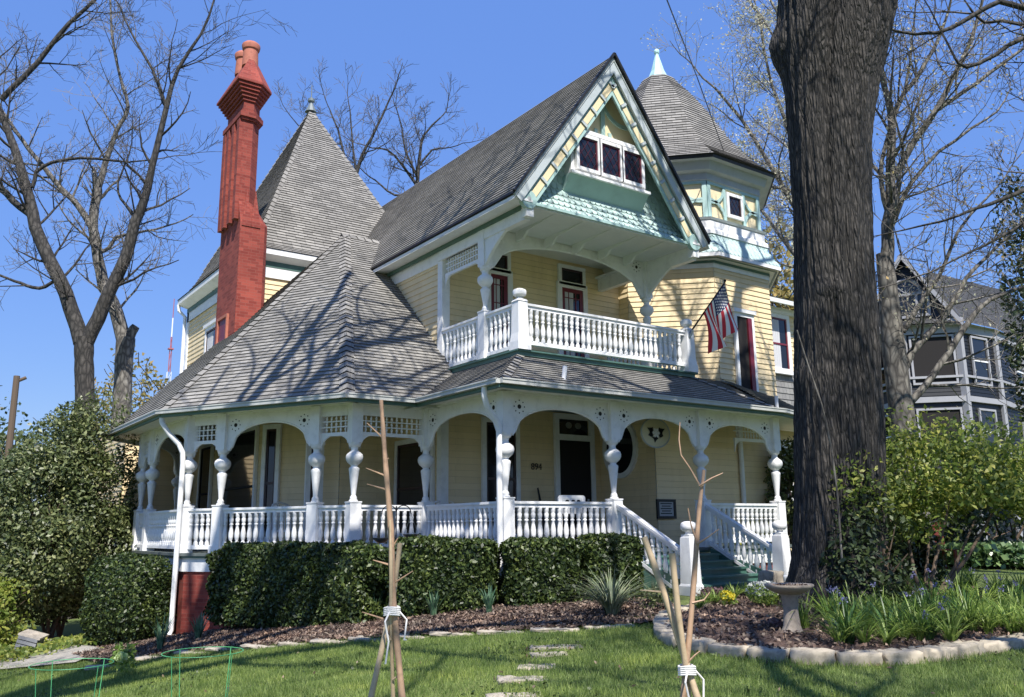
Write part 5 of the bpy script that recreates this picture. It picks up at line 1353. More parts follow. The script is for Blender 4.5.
teepee('stake_bundle',(687,670),T2,[
 dict(p=[(644,537,.05),(668,604,.03),(689,672,0),(697,697,-.02)],r=[.019,.02,.02,.02],m='cane_dry',tw=[[(662,592,.03),(640,590,.0)]]),
 dict(p=[(672,553,-.05),(678,612,-.03),(686,668,0),(688,697,.03)],r=[.019,.018,.017,.017],m='cane_dry'),
 dict(p=[(704,470,.03),(699,510,.02),(694,580,.02),(689,640,0),(683,697,0)],r=[.010,.014,.016,.017,.017],m='cane_bark',tw=[[(699,484,.0),(690,468,0),(681,455,0),(679,440,0),(680,422,0)],[(699,486,0),(712,478,0),(723,473,0)],[(697,543,0),(691,525,0),(688,508,0)],[(697,544,0),(708,537,0),(719,529,0)],[(692,603,0),(704,600,0),(710,592,0)],[(688,662,0),(695,655,0),(700,651,0)]]),
],None,'shorter bundle of cut bamboo stakes tied with white cord, right of centre',None)
# wire cages
def cage(cx,cy,t,rad,label):
    c=W(cx,cy,t); z1=c.z; g0=gz(c.x,c.y); T_=empty('plant_cage',(c.x,c.y,g0),label,'plant cage','green wire plant cages')
    for z,rr_ in ((z1,rad),(z1-.33,rad*.85)):
        mb=MB(); mb.tube([V((c.x+rr_*math.cos(a*math.pi/14),c.y+rr_*math.sin(a*math.pi/14),z)) for a in range(29)],.0024,6); mb.build('ring',['wire_green'],T_)
    for a in (.5,1.9,3.6,5.2):
        mb=MB(); mb.tube([V((c.x+rad*math.cos(a),c.y+rad*math.sin(a),z1)),V((c.x+rad*.6*math.cos(a),c.y+rad*.6*math.sin(a),g0-.05))],.0024,6); mb.build('wire_leg',['wire_green'],T_)
cage(72,664,5.6,.235,'green wire plant cage at the bottom left corner of the picture')
cage(203,652,5.5,.235,'green wire plant cage left of the bamboo stakes')
# shepherd hook with bowls
p=G(396,612); tt=tdep(p)-.2; p=W(395,600,tt); p.z=gz(p.x,p.y); top=W(395,506,tt); T_=empty('shepherd_hook',p,'black double shepherd hook with hanging bowls in front of the hedge','plant hanger')
R3=V((.811,-.585,0)); mb=MB(); mb.tube([p-Z*.1,V((p.x,p.y,top.z-.1)),V((p.x,p.y,top.z))],.012,8)
mb.build('pole',['black_metal'],T_)
for s in (-1,1):
    mb=MB(); path=[V((p.x,p.y,top.z-.12))+R3*(s*.13*(1-math.cos(a)))+Z*(.13*math.sin(a)) for a in [i*math.pi/10 for i in range(11)]]+[V((p.x,p.y,top.z-.15))+R3*s*.27]
    mb.tube(path,.009,6); mb.build('hook_arm',['black_metal'],T_)
    bc=V((p.x,p.y,top.z-.50-(.06 if s<0 else -.0)))+R3*s*.27
    b_=empty('hanging_bowl',bc,'small metal bowl hanging on the %s arm of the shepherd hook'%('left' if s<0 else 'right'),'hanging bowl')
    mb=MB(); mb.lathe([(-.09,.05),(-.06,.10),(-.02,.14),(.0,.15),(.0,.14),(-.05,.09),(-.07,.02)],bc,18); o=mb.build('bowl',['bowl_metal'],b_); smooth_by(o,60)
    mb=MB()
    for a in (0,2.1,4.2): mb.tube([bc+V((.145*math.cos(a),.145*math.sin(a),0)),V((bc.x,bc.y,top.z-.15))],.004,4)
    mb.build('chain',['steel'],b_)
# garden box on the left, service cable, utility pole, radio mast
c=W(27,607,18); g0=gz(c.x,c.y); T_=empty('garden_box',(c.x,c.y,g0),'small tilted grey slatted box standing under the left bushes','garden box'); c.z=g0+.12
U1=(R3+Z*-.25).normalized(); U2=V((.25,.2,.9)).normalized()
mb=MB()
for i in range(5): mb.obox(c+U2*(i*.08),U1*.20,U2*.032,V((-.5,-.7,.2)).normalized()*.018)
mb.build('slats',['weathered_grey'],T_)
mb=MB(); mb.obox(c+U2*.37+V((.1,.13,.02)),U1*.23,V((.5,.7,.1)).normalized()*.18,U2*.018); mb.build('lid',['flagstone'],T_)
mb=MB(); mb.obox(c+U2*.16+V((.12,.16,0)),U1*.18,V((.5,.7,.1)).normalized()*.10,U2*.18); mb.build('box_body',['weathered_grey'],T_)
mb=MB(); a=W(667,0,13); a2=W(697,77,18); b=W(728,163,22.8); b2=W(734,180,22.8)
dd=(a-b).normalized(); start=a+dd*9
mb.tube([start,a,a2,b,b2],.012,5); tag(mb.build('service_cable',['black_metal']),'thin overhead cable running down from the sky to the turret eave','cable')
c=W(10,440,46); g0=gz(c.x,c.y); tp_=W(11,376,46); T_=empty('utility_pole',(c.x,c.y,g0),'dark wooden utility pole at the left edge behind the bushes','utility pole')
mb=MB(); mb.tube([(c.x,c.y,g0-.2),(c.x,c.y,tp_.z)],[.2,.16],10); mb.build('pole',['wood_stick'],T_); mb=MB(); mb.tube([(c.x+.1,c.y,tp_.z-.25),(c.x+.45,c.y,tp_.z-.05)],.09,8); mb.build('lamp_arm',['wood_stick'],T_)
Tm=420; c=W(165,430,Tm); T_=empty('radio_mast',(c.x,c.y,-3),'slender red and white radio mast far behind the roof on the left','radio mast')
zs_=[W(166,y,Tm).z for y in (440,372,349,337,318,299)]; zs_[0]=-3
for i,(m_,w_) in enumerate((('mast_white',1.3),('mast_red',.6),('mast_red',.35),('mast_white',.2),('mast_red',.08))):
    mb=MB(); a,b=zs_[i],zs_[i+1]; nn=max(2,int((b-a)/4))
    for cxx,cyy in ((-1,-1),(1,-1),(1,1),(-1,1)): mb.tube([(c.x+cxx*w_*.7,c.y+cyy*w_*.7,a),(c.x+cxx*w_*.7,c.y+cyy*w_*.7,b)],.13,4)
    for j in range(nn):
        z0_,z1_=a+(b-a)*j/nn,a+(b-a)*(j+1)/nn; mb.tube([(c.x-w_*.7,c.y-w_*.7,z0_),(c.x+w_*.7,c.y-w_*.7,z1_)],.1,4); mb.tube([(c.x-w_*.7,c.y+w_*.7,z0_),(c.x-w_*.7,c.y-w_*.7,z1_)],.1,4)
    mb.build('mast_section',[m_],T_)
mb=MB(); mb.box(c.x-1.2,c.x+1.2,c.y-1.2,c.y+1.2,zs_[2]-.35,zs_[2]+.35); mb.build('platform',['mast_red'],T_)
# red bench
p=W(927,560,21.5); g0=gz(p.x,p.y); T_=empty('garden_bench',(p.x,p.y,g0),'dark red slatted bench behind the azalea','bench')
U_=V((.90,-.43,0)); N_=V((-.43,-.90,0)); 
mb=MB()
for i in range(5): mb.obox(V((p.x,p.y,g0+.62+i*.11))-N_*(.22+i*.02),U_*.68,N_*.012,Z*.042)
mb.build('backrest',['red_wood'],T_); mb=MB()
for i in range(5): mb.obox(V((p.x,p.y,g0+.46))+N_*(i*.10-.2),U_*.68,N_*.042,Z*.012)
mb.build('seat',['red_wood'],T_)
for s in (-.62,.62):
    for q in (-.2,.22):
        mb=MB(); mb.obox(V((p.x,p.y,g0+.22))+U_*s+N_*q,U_*.03,N_*.03,Z*.24); mb.build('leg',['red_wood'],T_)
# ------------------------------------------------------------------ TREES
def wob(r,s): return V((r.gauss(0,s),r.gauss(0,s),r.gauss(0,s)))
PRUNE=False
def inframe(p,m=12):
    d=_u*p.x+_v*p.y+_w*p.z
    if d.z<=.3: return False
    x=PX+F*d.x/d.z; y=PY-F*d.y/d.z
    return -m<x<1024+m and -m<y<697+m
def grow(mb,tw,p,d,rad,L,depth,r,tips,up=.08,minr=.006,spread=.7,kids=(4,7)):
    n=max(3,int(L/.35)); n=min(n,9); path=[p];rr_=[rad]; q=p; dd=d.normalized()
    for i in range(n):
        dd=(dd+wob(r,.13)+Z*up).normalized(); q=q+dd*(L/n); 
        if PRUNE and inframe(q):
            if len(path)<2: return
            n=len(path)-1; break
        path.append(q); rr_.append(max(minr,rad*(1-.72*(i+1)/n)))
    (mb if rad>.022 else tw).tube(path,rr_,8 if rad>.12 else (6 if rad>.04 else (4 if rad>.015 else 3)),0,False)
    if depth<=0: tips.append(q); return
    nk=r.randint(*kids)
    for i in range(nk):
        f=.22+.76*(i+r.random())/nk; j=min(n-1,int(f*n)); base=path[j]+(path[j+1]-path[j])*(f*n-j); tang=(path[j+1]-path[j]).normalized()
        side=tang.cross(wob(r,1)).normalized(); nd=(tang*(1-spread*.55)+side*spread).normalized()
        cr=max(minr,rr_[j]*r.uniform(.42,.62)); grow(mb,tw,base,nd,cr,L*r.uniform(.42,.66)*(1.05-f*.35),depth-1,r,tips,up,minr,spread,kids)
def limb(mb,tw,pts,t,r,tips,depth=2,step=1.1,twl=2.2,minr=.006,spawn_from=.15,t_jit=0,up=.08,kids=(3,6),tt=None):
    P_=[];R_=[]
    for i,(x,y,rp) in enumerate(pts):
        ti=t+(tt[i] if tt else 0); P_.append(W(x,y,ti)); R_.append(max(.01,rp*ti/863))
    # smooth
    path=[];rad=[]
    for i in range(len(P_)-1):
        m_=max(2,int((P_[i+1]-P_[i]).length/.5))
        p0_=P_[max(0,i-1)];p1_=P_[i];p2_=P_[i+1];p3_=P_[min(len(P_)-1,i+2)]
        for j in range(m_):
            f=j/m_; c_=.5*((2*p1_)+(p2_-p0_)*f+(2*p0_-5*p1_+4*p2_-p3_)*f*f+(3*p1_-p0_-3*p2_+p3_)*f**3)
            path.append(c_+wob(r,.012)); rad.append(R_[i]+(R_[i+1]-R_[i])*f)
    path.append(P_[-1]);rad.append(R_[-1])
    mb.tube(path,rad,12 if rad[0]>.1 else 7,0,True)
    L=sum((path[i+1]-path[i]).length for i in range(len(path)-1)); acc=0; nxt=L*spawn_from
    for i in range(len(path)-1):
        acc+=(path[i+1]-path[i]).length
        while acc>nxt:
            tang=(path[i+1]-path[i]).normalized(); side=tang.cross(wob(r,1)).normalized(); nd=(tang*.5+side*.8+Z*.25).normalized()
            grow(mb,tw,path[i],nd,max(minr,min(rad[i]*.45,.05)),twl*r.uniform(.6,1.25),depth,r,tips,up,minr,.75,kids); nxt+=step*r.uniform(.6,1.4)
    grow(mb,tw,path[-1],(path[-1]-path[-2]),max(minr,rad[-1]),twl*1.2,depth,r,tips,up,minr,.7,kids)
def tree(name,label,t,trunks,limbs,seed,bark_='dark_bark',twig='twig_dark',cat='tree',leaf=None,group=None,leafn=3,leafs=.03,sub_t=0,**kw):
    r=random.Random(seed); base=W(*trunks[0][0][:2],t); base.z=gz(base.x,base.y); T_=empty(name,base,label,cat,group)
    mb=MB()
    for tr in trunks:
        pts=[W(x,y,t) for x,y,_ in tr]; rad=[rp*t/863 for _,_,rp in tr]
        if tr is trunks[0]: pts=[V((pts[0].x,pts[0].y,base.z-.2))]+pts; rad=[rad[0]*1.25]+rad
        path=[];ra=[]
        for i in range(len(pts)-1):
            for j in range(4): path.append(pts[i]+(pts[i+1]-pts[i])*(j/4)); ra.append((rad[i]+(rad[i+1]-rad[i])*j/4)*(1+r.uniform(-.04,.04)))
        path.append(pts[-1]);ra.append(rad[-1]); mb.tube(path,ra,14)
    o=mb.build('trunk',[bark_],T_); smooth_by(o,60)
    mb=MB();tw=MB();tips=[]
    for lm in limbs:
        a=dict(kw); pts=lm
        if isinstance(lm,dict): a.update(lm.get('kw',{})); pts=lm['p']
        limb(mb,tw,pts,t,r,tips,**a)
    o=mb.build('branches',[bark_],T_); smooth_by(o,60); tw.build('twigs',[twig],T_)
    if leaf and tips:
        C=[]
        for p in tips:
            for i in range(leafn): C.append((p.x+r.gauss(0,.12),p.y+r.gauss(0,.12),p.z+r.gauss(0,.12)))
        quads('leaves',leafq(np.array(C),leafs,.6,seed=seed),leaf,T_)
    return T_
tree('bare_tree','dark forked bare tree on the left whose trunk splits low into two limbs',27,[[(85,400,9.5),(84,359,9),(84,338,9.5)]],[
 [(82,342,8),(70,308,7.5),(60,280,7),(42,244,6.5),(32,212,6),(24,180,5),(11,138,4),(-4,100,3),(-20,50,2)],
 [(86,342,7.5),(98,318,7),(111,289,6.5),(126,256,6),(135,222,5.5),(144,203,4.5),(152,166,3.5),(166,108,2.8),(178,69,2.0),(201,34,1.4),(214,0,1)],
 [(33,216,4),(20,207,3.5),(6,193,3.5),(-14,176,3)],
 [(136,218,2.5),(125,205,1.5),(118,192,1.2),(121,175,1)],
 [(166,106,2),(152,69,1.6),(135,40,1.2),(123,15,.9)],
 [(1,100,3.2),(37,63,2.8),(69,23,2.3),(95,0,1.8),(115,-25,1.5)],
 [(32,188,2.2),(37,172,2.0),(52,163,1.8),(80,158,1.6),(115,161,1.3),(128,162,1.0),(150,160,.7)],
 [(62,275,1.6),(45,287,1.9),(33,288,1.8),(21,283,1.6),(8,279,1.3),(-10,270,1.2)],
],31,twl=2.0,step=.62,minr=.0065,depth=2,kids=(4,7))
tree('bare_tree','pale barked bare tree with a broken stub, just right of the dark forked tree',29,[[(122,405,9),(124,359,8.5),(126,338,9)],[(126,340,7),(133,330,5),(136,326,4)]],[
 [(124,342,7.5),(119,322,7),(113,303,6.5),(104,286,6),(99,259,5.5),(93,229,5)],
 [(93,230,4),(84,214,3.5),(72,199,3),(60,188,2.8),(43,166,2.5),(28,148,2.2),(17,132,2),(0,108,1.5),(-20,80,1)],
 [(93,231,4.2),(96,205,3.8),(99,188,3.4),(106,161,3),(113,140,2.6),(120,123,2.3),(128,106,2),(118,70,1.5),(112,35,1.2),(110,-5,1)],
 [(101,252,2.2),(109,247,2),(116,237,1.8),(124,235,1.6)],
],32,bark_='pale_bark',twig='twig_pale',twl=2.1,step=.6,minr=.0065,depth=2,kids=(4,7))
tree('bare_tree','small bare tree rising behind the roof valley, nearer the pyramid roof',46,[[(352,260,3.2),(353,180,2.6)]],[
 [(353,185,2.4),(362,155,1.8),(372,137,1.5),(387,105,1)],[(353,190,2),(345,160,1.4),(338,130,1.0),(330,110,.7)],[(352,195,1.6),(330,165,1.2),(312,140,.9),(298,125,.6)],[(356,170,1.4),(352,140,1),(350,110,.7)]],33,bark_='dark_bark',twl=2.2,step=.8,minr=.010,depth=2,kids=(4,7))
tree('bare_tree','small bare tree behind the ridge left of the steep gable roof',48,[[(418,240,3.6),(417,185,2.8)]],[
 [(417,190,2.2),(419,160,1.7),(424,135,1.2),(440,118,.8)],[(417,186,1.8),(402,165,1.3),(388,150,1),(372,148,.7)],[(418,178,1.6),(405,150,1.1),(402,128,.8)],[(417,195,1.6),(395,195,1.2),(375,180,.8)],[(419,165,1.4),(432,150,1),(446,148,.7)]],34,twl=2.1,step=.8,minr=.010,depth=2,kids=(4,7))
# tree with pale buds behind the turret / oak
tree('budding_tree','tree with pale spring buds behind the turret and the oak trunk',36,[[(838,430,10),(836,300,8),(832,230,7)]],[
 [(834,270,4),(800,215,3.2),(770,165,2.4),(742,120,1.8),(715,88,1.2)],
 [(834,250,3.5),(805,180,2.6),(785,120,2),(768,70,1.4),(760,20,1)],
 [(834,290,3.2),(800,260,2.4),(770,222,1.6),(748,190,1.1)],
 [(834,255,3),(812,170,2.2),(795,90,1.6),(770,30,1.2),(740,-10,.9)],
 [(834,240,3),(800,195,1.8),(765,185,1.3),(735,170,.8)],
 [(834,230,3),(815,120,2.2),(790,40,1.6),(760,-20,1)],
],35,bark_='pale_bark',twig='twig_pale',leaf='bud_leaf',leafn=4,leafs=.05,twl=2.6,step=.6,minr=.009,depth=2,kids=(5,7))
# tree right behind the oak
tree('bare_tree','pale bare tree directly behind the right side of the oak, spreading to the upper right',17.5,[[(908,470,14),(904,430,12),(898,385,11.5),(892,334,11),(888,289,9.5),(884,254,8)]],[
 [(887,262,7),(889,225,6),(891,184,5),(892,115,4),(884,86,3),(878,50,2.4)],
 [(892,180,4),(915,140,3.6),(937,109,3.2),(952,80,2.8),(963,57,2.4),(975,29,2),(985,-10,1.4)],
 [(934,112,2.6),(955,96,2.4),(977,83,2.2),(1000,65,1.9),(1024,49,1.6),(1050,35,1.3)],
 [(893,112,3),(905,92,2.6),(926,63,2.2),(940,35,1.8),(949,10,1.4),(955,-20,1)],
 [(909,405,4),(925,385,3.6),(940,365,3.4),(957,340,3.2),(971,320,2.8),(990,300,2.2),(1030,285,1.5)],
 [(902,378,4.5),(912,352,4),(928,335,3.6),(943,318,3.2),(960,290,2.4),(975,268,2),(1000,245,1.6),(1030,215,1.2)],
 [(902,332,3),(916,312,2.6),(931,289,2.4),(945,262,2),(958,232,1.6),(985,200,1.2)],
 [(890,230,3),(903,200,2.6),(925,165,2.0),(955,140,1.6),(985,120,1.2)],
 [(889,215,3),(880,180,2.4),(886,140,2),(905,90,1.6),(912,40,1.2)],
],36,bark_='pale_bark',twig='twig_pale',twl=1.6,step=.5,minr=.0045,depth=2,kids=(4,7),leaf='bud_leaf',leafn=1,leafs=.03)
tree('bare_tree','bare tree outside the right edge whose dark limbs reach in at the top right',15,[[(1190,430,16),(1180,200,13),(1150,60,11)]],[
 [(1150,80,6),(1100,20,4.5),(1024,8,3.2),(1000,2,3),(975,14,2.6),(950,28,2.3),(937,33,2),(915,34,1.6),(892,30,1.2)],
 [(1160,120,5),(1080,30,3.6),(1024,38,2.8),(995,54,2.4),(966,67,2),(955,58,1.4)],
 [(1165,180,5),(1100,150,4),(1060,160,3),(1024,190,2.6),(990,205,2),(960,215,1.5)],
 [(1160,140,5),(1090,80,3.5),(1024,25,2.2),(985,22,1.6),(970,8,1.2)],
 [(1165,260,5),(1100,240,3.5),(1060,215,2.6),(1024,225,2),(985,245,1.4),(950,262,1)],
],37,twl=1.5,step=.7,minr=.006,depth=2,leaf='autumn_leaf',leafn=1,leafs=.03)
# far leafy trees
def leafy(px,ytop,t,wpx,label,seed,mat='autumn_leaf',n=2600,size=.16):
    c=W(px,ytop,t); g0=gz(c.x,c.y); R_=wpx*t/863; h=c.z-g0; T_=empty('far_tree',(c.x,c.y,g0),label,'tree','trees in the distance')
    r=random.Random(seed); mb=MB();tw=MB();tips=[]
    mb.tube([(c.x,c.y,g0-.3),(c.x+.1,c.y,g0+h*.35),(c.x,c.y,g0+h*.6)],[.03*h,.022*h,.014*h],8)
    o=mb.build('trunk',['dark_bark'],T_)
    mb=MB()
    for i in range(9): grow(mb,tw,V((c.x,c.y,g0+h*r.uniform(.35,.6))),V((r.gauss(0,1),r.gauss(0,1),.9)),.012*h,h*.4,2,r,tips,.05,.03,.7,(3,4))
    mb.build('branches',['dark_bark'],T_); tw.build('twigs',['twig_dark'],T_)
    P_,_n=blob_points((c.x,c.y,g0+h*.68),(R_,R_,h*.34),n,seed,.2,14,.7); quads('leaves',leafq(P_,size,.7,seed=seed),mat,T_)
for i,(px,yt,t,wp,mt,lab) in enumerate(((155,368,70,34,'autumn_leaf','yellowish tree in the distance below the radio mast'),(100,392,80,22,'autumn_leaf','faint yellow tree between the two left trunks'),(775,262,44,26,'autumn_leaf','yellowish tree behind the right wing roof'),(806,225,52,40,'bud_leaf','pale budding tree behind the oak trunk'),(15,430,60,40,'bush_leaf','distant green tree at the left edge'),(1010,395,60,45,'dark_leaf','dark distant tree behind the grey house'),(880,400,70,60,'autumn_leaf','distant tree seen between the oak and the grey house'),(60,420,110,60,'dark_leaf','distant dark tree behind the tall bush'),(-60,400,60,50,'dark_leaf','distant dark tree beyond the left edge'),(1080,380,50,50,'dark_leaf','distant dark tree beyond the right edge'))):
    leafy(px,yt,t,wp,lab,60+i,mt)
# ---- the oak
ok=[(840,628,50),(839,600,46),(839,560,42),(839,500,40),(838,440,39.5),(837,380,39),(835,320,38),(833,260,37.5),(831,200,37.5),(829,140,40),(829,90,44),(833,45,54),(837,0,60),(840,-60,64),(845,-120,60)]
TO=12.5
ctr=[W(x,y,TO) for x,y,_ in ok]; rads=[rp*TO/863 for _,_,rp in ok]
ctr=[V((ctr[0].x,ctr[0].y,gz(ctr[0].x,ctr[0].y)-.3))]+ctr; rads=[rads[0]*1.35]+rads
OB=V((ctr[1].x,ctr[1].y,gz(ctr[1].x,ctr[1].y)))
OK=empty('oak_tree',OB,'massive dark oak trunk in the right foreground','tree')
mb=MB(); NA=288; rings=[]; 
segs=[]
for i in range(len(ctr)-1):
    m_=24
    for j in range(m_): f=j/m_; segs.append((ctr[i]+(ctr[i+1]-ctr[i])*f,rads[i]+(rads[i+1]-rads[i])*f))
segs.append((ctr[-1],rads[-1]))
vr=V((.811,-.585,0)); vf=V((.585,.811,0))
for si,(c,rd) in enumerate(segs):
    z=c.z
    for a in range(NA):
        th=2*math.pi*a/NA
        lob=1+.05*math.cos(2*th+.4)+.035*math.cos(3*th+z*.12)+.02*math.cos(5*th-z*.2)
        # groove facing the camera, deeper with height
        g=math.exp(-((math.atan2(math.sin(th+1.95),math.cos(th+1.95)))/.16)**2); lob-=(.05+.10*min(1,max(0,(z-1)/6)))*g
        # buttresses near the ground
        b_=max(0,1-(z-OB.z)/1.1); lob+=b_*b_*(.24*math.cos(5*th+.7)+.16)
        # burls
        for bz_,bt,ba,bs in ((W(770,46,TO).z,3.0,.20,.35),(W(799,378,TO).z,3.35,.10,.22),(W(821,297,TO).z,-2.0,.10,.14),(W(878,90,TO).z,-.2,.08,.4)):
            da=math.atan2(math.sin(th-bt),math.cos(th-bt)); lob+=ba*math.exp(-(da/.35)**2-((z-bz_)/bs)**2)
        w1_=th*31+1.3*math.sin(z*1.7+th*3)+.8*math.sin(z*4.1+th*7); w2_=th*19+1.1*math.sin(z*2.3-th*5)
        lob+=.030*(1-abs(math.sin(w1_/2))**.6*1.6)+.020*math.sin(w2_)*math.sin(z*3.1+th*9)+.015*math.sin(z*1.1+2*th)+random.uniform(-.005,.005)
        p=c+(vr*math.cos(th)+vf*math.sin(th))*rd*lob; mb.v.append(tuple(p))
for i in range(len(segs)-1):
    for a in range(NA): mb.f.append((i*NA+a,i*NA+(a+1)%NA,(i+1)*NA+(a+1)%NA,(i+1)*NA+a)); mb.m.append(0); mb.uv.append([(0,0)]*4)
mb.build('trunk',['oak_bark'],OK,True)
PRUNE=True
r=random.Random(77); mb=MB();tw=MB();tips=[]
tp_=ctr[-1]
for i,(dx,dy,dz_,L) in enumerate(((-.5,-.25,1,7),(.35,-.5,.9,7),(.55,.4,.8,7),(-.3,.55,.9,6),(-.85,-.1,.62,7.5),(.05,-.9,.7,7),(.0,.1,1.2,7))):
    grow(mb,tw,tp_-Z*.6,V((dx,dy,dz_)),.34,L,3,r,tips,.05,.012,.7,(4,6))
o=mb.build('branches',['dark_bark'],OK); smooth_by(o,60); tw.build('twigs',['twig_dark'],OK)
mb=MB(); mb.tube([W(797,330,11.7),W(808,365,11.7),W(822,405,11.65),W(832,450,11.7),W(838,500,11.7),W(842,560,11.7)],[.010,.012,.012,.013,.014,.016],6); mb.build('climbing_vine',['pale_bark'],OK)
# trees standing outside the frame that throw the branch shadows
def shade_tree(x,y,h0,label,seed,L=7,dirs=None,r0=.3,kids=(4,6)):
    g0=gz(x,y); T_=empty('street_tree',(x,y,g0),label,'tree'); r=random.Random(seed); mb=MB(); mb.tube([(x,y,g0-.3),(x+.1,y,g0+h0*.5),(x,y+.1,g0+h0)],[r0*1.4,r0*1.1,r0],14); o=mb.build('trunk',['dark_bark'],T_); smooth_by(o,60)
    mb=MB();tw=MB();tips=[]
    for d in dirs: grow(mb,tw,V((x,y+.1,g0+h0-.1)),V(d),r0*.62,L*r.uniform(.85,1.15),3,r,tips,.04,.014,.7,kids)
    o=mb.build('branches',['dark_bark'],T_); smooth_by(o,60); tw.build('twigs',['twig_dark'],T_)
shade_tree(-1.6,7.2,9.4,'bare tree standing just outside the left edge of the picture',81,11,[(.9,.15,.4),(.85,.5,.32),(.6,-.3,.8),(-.5,.1,.9),(.8,-.25,.4),(.75,.7,.5),(.9,.35,.5)],r0=.42)
shade_tree(2.0,-6.0,7.5,'bare tree standing behind the viewer',82,8,[(.6,.75,.4),(.3,.8,.6),(-.5,.6,.6),(.7,.2,.6),(-.2,-.5,.9)])
shade_tree(9.0,-3.5,8,'second bare tree standing behind the viewer to the right',83,8,[(.3,.8,.5),(-.5,.7,.5),(.6,.4,.6),(-.2,.3,1),(.1,-.5,.9)])
# ------------------------------------------------------------------ dark neighbouring house
NH=W(950,420,38); g0=gz(NH.x,NH.y); HB=empty('neighbour_house',(NH.x,NH.y,g0),'dark grey house with white trim, bay windows and a front gable behind the right tree','house')
def HX(px,py,t): return W(px,py,t)
hz=V((-.585,-.811,0)) # faces the camera
def wallq(p,q,z0,z1,name='wall',mat='dark_siding_shaded'):
    mb=MB(); o=V(((q-p).y,-(q-p).x,0)); 
    if o.dot(hz)<0:o=-o
    mb.lapped([V((p.x,p.y,z0)),V((q.x,q.y,z0)),V((q.x,q.y,z1)),V((p.x,p.y,z1))],o,expo=.16,thick=.02); mb.build(name,[mat],HB); return o.normalized()
tD=38
zr=lambda y,t=tD:W(950,y,t).z
a0=W(872,430,41);a1=W(912,430,37.5);a2=W(970,430,37);a3=W(1005,430,38.5);a4=W(1045,430,43)
zE=zr(330);zM=zr(402);zB=g0-.2
cor=[a0,a1,a2,a3,a4]
for i in range(4):
    p,q=cor[i],cor[i+1]; n_=wallq(p,q,zB,zE)
    mb=MB()
    for z0_,z1_ in ((zE-.35,zE+.1),(zM-.12,zM+.12),(zr(380)-.05,zr(380)+.05)):
        mb.beam(p+Z*((z0_+z1_)/2-p.z)+n_*.08,q+Z*((z0_+z1_)/2-q.z)+n_*.08,.12,z1_-z0_)
    for v in ((p,q) if i==3 else (p,)): mb.box(v.x-.13,v.x+.13,v.y-.13,v.y+.13,zB,zE)
    mb.build('white_trim',['neighbour_trim_shaded'],HB)
    d=(q-p);d.z=0;L=d.length;d/=L
    if i in (0,1,2,3):
        for z0_,hh in ((zM+.75,(zE-zM)*.62),(zM-2.35,1.9)):
            w_=min(1.15,L*.55) if i!=1 else L*.72
            if i==1: w_=L*.72
            o=V((p.x,p.y,z0_))+d*(L/2-w_/2)+n_*.03
            mb=MB(); bars_rect(mb,o-d*.09-Z*.08,d,n_,w_+.18,hh+.16,.09,.08); 
            f_=mb.build('window',['neighbour_trim_shaded'],HB)
            mb=MB(); mb.obox(o+d*w_/2+Z*hh/2+n_*.01,d*(w_/2),n_*.004,Z*(hh/2)); mb.build('pane',['interior_dark' if i==1 else 'window_glass'],f_)
            if i==1: continue
            mb=MB(); mb.obox(o+d*w_/2+Z*hh*.5+n_*.03,d*(w_/2),n_*.02,Z*.035); mb.build('meeting_rail',['white_paint'],f_)
# gable
pk=W(905,262,37.5); gl=W(858,328,39.2); gr=W(964,322,36.8); gl.z=gr.z=zE+.15; n_=V(((gr-gl).y,-(gr-gl).x,0)).normalized()
if n_.dot(hz)<0:n_=-n_
pk=(gl+gr)/2; pk.z=zr(258); 
mb=MB(); mb.lapped([gl,gr,pk],n_,expo=.16,thick=.02); mb.build('gable_wall',['dark_siding_shaded'],HB)
bk=-n_*9
mb=MB(); mb.lapped([gl+n_*.4-Z*.2,pk+n_*.4+Z*.12,pk+bk+Z*.12,gl+bk-Z*.2],Z,expo=.16); mb.lapped([gr+n_*.4-Z*.2,pk+n_*.4+Z*.12,pk+bk+Z*.12,gr+bk-Z*.2],Z,expo=.16); mb.build('roof',['dark_roof_shingle'],HB)
mb=MB()
for e in (gl,gr): mb.beam(e+n_*.42-Z*.25,pk+n_*.42+Z*.0,.10,.17)
mb.beam(gl+n_*.25-Z*.05,gr+n_*.25-Z*.05,.3,.3)
mb.build('bargeboard',['neighbour_trim_shaded'],HB)
c=(gl+gr)/2; d=(gr-gl).normalized(); z0_=zE+.55
mb=MB(); bars_rect(mb,V((c.x,c.y,z0_))-d*.95+n_*.04,d,n_,1.9,1.15,.12,.1); mb.obox(V((c.x,c.y,z0_+.57))-d*.42+n_*.09,d*.05,n_*.05,Z*.57); mb.obox(V((c.x,c.y,z0_+.57))+d*.42+n_*.09,d*.05,n_*.05,Z*.57)
mb.tube([V((c.x,c.y,z0_+1.15))+d*(.62*math.cos(a*math.pi/12))+Z*(.62*math.sin(a*math.pi/12))+n_*.1 for a in range(13)],.08,6)
for a in (45,90,135): mb.beam(V((c.x,c.y,z0_+1.15))+n_*.08,V((c.x,c.y,z0_+1.15))+n_*.08+d*.6*math.cos(math.radians(a))+Z*.6*math.sin(math.radians(a)),.04,.04)
f_=mb.build('arched_window',['neighbour_trim_shaded'],HB); mb=MB(); mb.obox(V((c.x,c.y,z0_+.57))+n_*.05,d*.9,n_*.004,Z*.55); mb.prism([V((c.x,c.y,z0_+1.15))+n_*.045+d*(.6*math.cos(a*math.pi/12))+Z*(.6*math.sin(a*math.pi/12)) for a in range(13)],n_*.01); mb.build('pane',['window_glass'],f_)
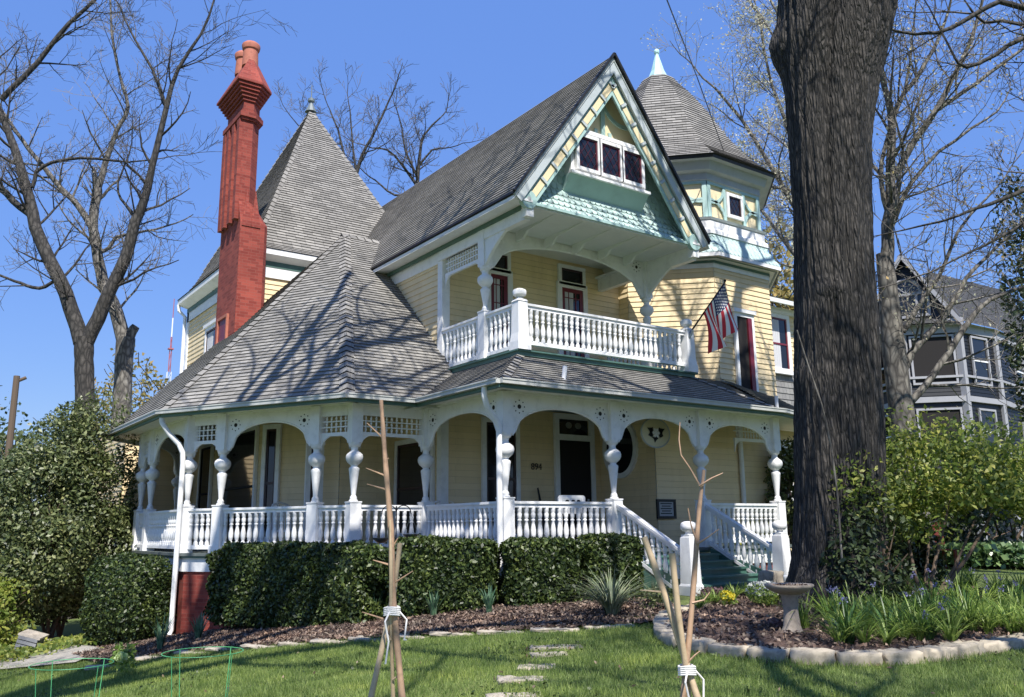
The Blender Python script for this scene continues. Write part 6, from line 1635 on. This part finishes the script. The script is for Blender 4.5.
# main roof
rp=[a0+(-hz)*-.5,a1+hz*.5,a2+hz*.5,a3+hz*.4,a4+hz*.2]
for p in rp:p.z=zE+.05
ap=W(930,272,46); ap2=W(1010,292,48); 
mb=MB()
for p,q,s in ((rp[0],rp[1],ap),(rp[1],rp[2],ap),(rp[2],rp[3],ap2),(rp[3],rp[4],ap2)): mb.lapped([p,q,s],Z,expo=.16,m=0)
mb.lapped([rp[2],ap2,ap],Z,expo=.16)
mb.poly([p-Z*.05 for p in rp]+[ap-Z*3],None,1)
mb.build('roof',['dark_roof_shingle','neighbour_trim_shaded'],HB)
# ------------------------------------------------------------------ light, world, camera
sc=bpy.context.scene
EL=math.radians(53); AZ=V((-.36,-.93,0)).normalized()
to_sun=AZ*math.cos(EL)+Z*math.sin(EL)
sl_=bpy.data.lights.new('sun','SUN'); sl_.energy=5.0; sl_.angle=math.radians(.53); sl_.color=(1,.955,.88)
so=bpy.data.objects.new('sun',sl_); COL.objects.link(so); so.rotation_euler=to_sun.to_track_quat('Z','Y').to_euler()
w=bpy.data.worlds.new('World'); sc.world=w; w.use_nodes=True; nt=w.node_tree; bg=nt.nodes['Background']
sky=nt.nodes.new('ShaderNodeTexSky'); sky.sky_type='NISHITA'; sky.sun_disc=False; sky.sun_elevation=EL; sky.sun_rotation=math.atan2(to_sun.x,to_sun.y)
sky.air_density=1.6; sky.dust_density=.1; sky.ozone_density=6.0; sky.altitude=0
hs=nt.nodes.new('ShaderNodeHueSaturation'); hs.inputs['Hue'].default_value=.522; hs.inputs['Saturation'].default_value=1.2; hs.inputs['Value'].default_value=1.0
nt.links.new(sky.outputs[0],hs.inputs['Color']); mxs=nt.nodes.new('ShaderNodeMixRGB'); mxs.inputs[0].default_value=.62; mxs.inputs[2].default_value=(1.4,2.85,7.1,1); nt.links.new(hs.outputs[0],mxs.inputs[1]); nt.links.new(mxs.outputs[0],bg.inputs[0]); bg.inputs[1].default_value=.092
cam=bpy.data.cameras.new('camera'); co=bpy.data.objects.new('camera',cam); COL.objects.link(co); sc.camera=co
cam.sensor_width=36; cam.lens=F/1024*36; cam.clip_end=3000; cam.clip_start=.1
M=Matrix.Identity(4); cx_=V((_u.x,_v.x,_w.x)); cy_=V((_u.y,_v.y,_w.y)); cz_=-V((_u.z,_v.z,_w.z))
for i in range(3): M[i][0]=cx_[i];M[i][1]=cy_[i];M[i][2]=cz_[i]
co.matrix_world=M
# lift everything so that the lowest visible ground is near zero
for o in list(bpy.context.scene.objects):
    if o.parent is None: o.location.z+=2.2
sc.view_settings.view_transform='Standard'; sc.view_settings.look='None'; sc.view_settings.gamma=1; sc.view_settings.exposure=EXPO
sc.render.engine='CYCLES'; sc.cycles.max_bounces=6; sc.cycles.transparent_max_bounces=6
sc.render.resolution_x=1024; sc.render.resolution_y=697
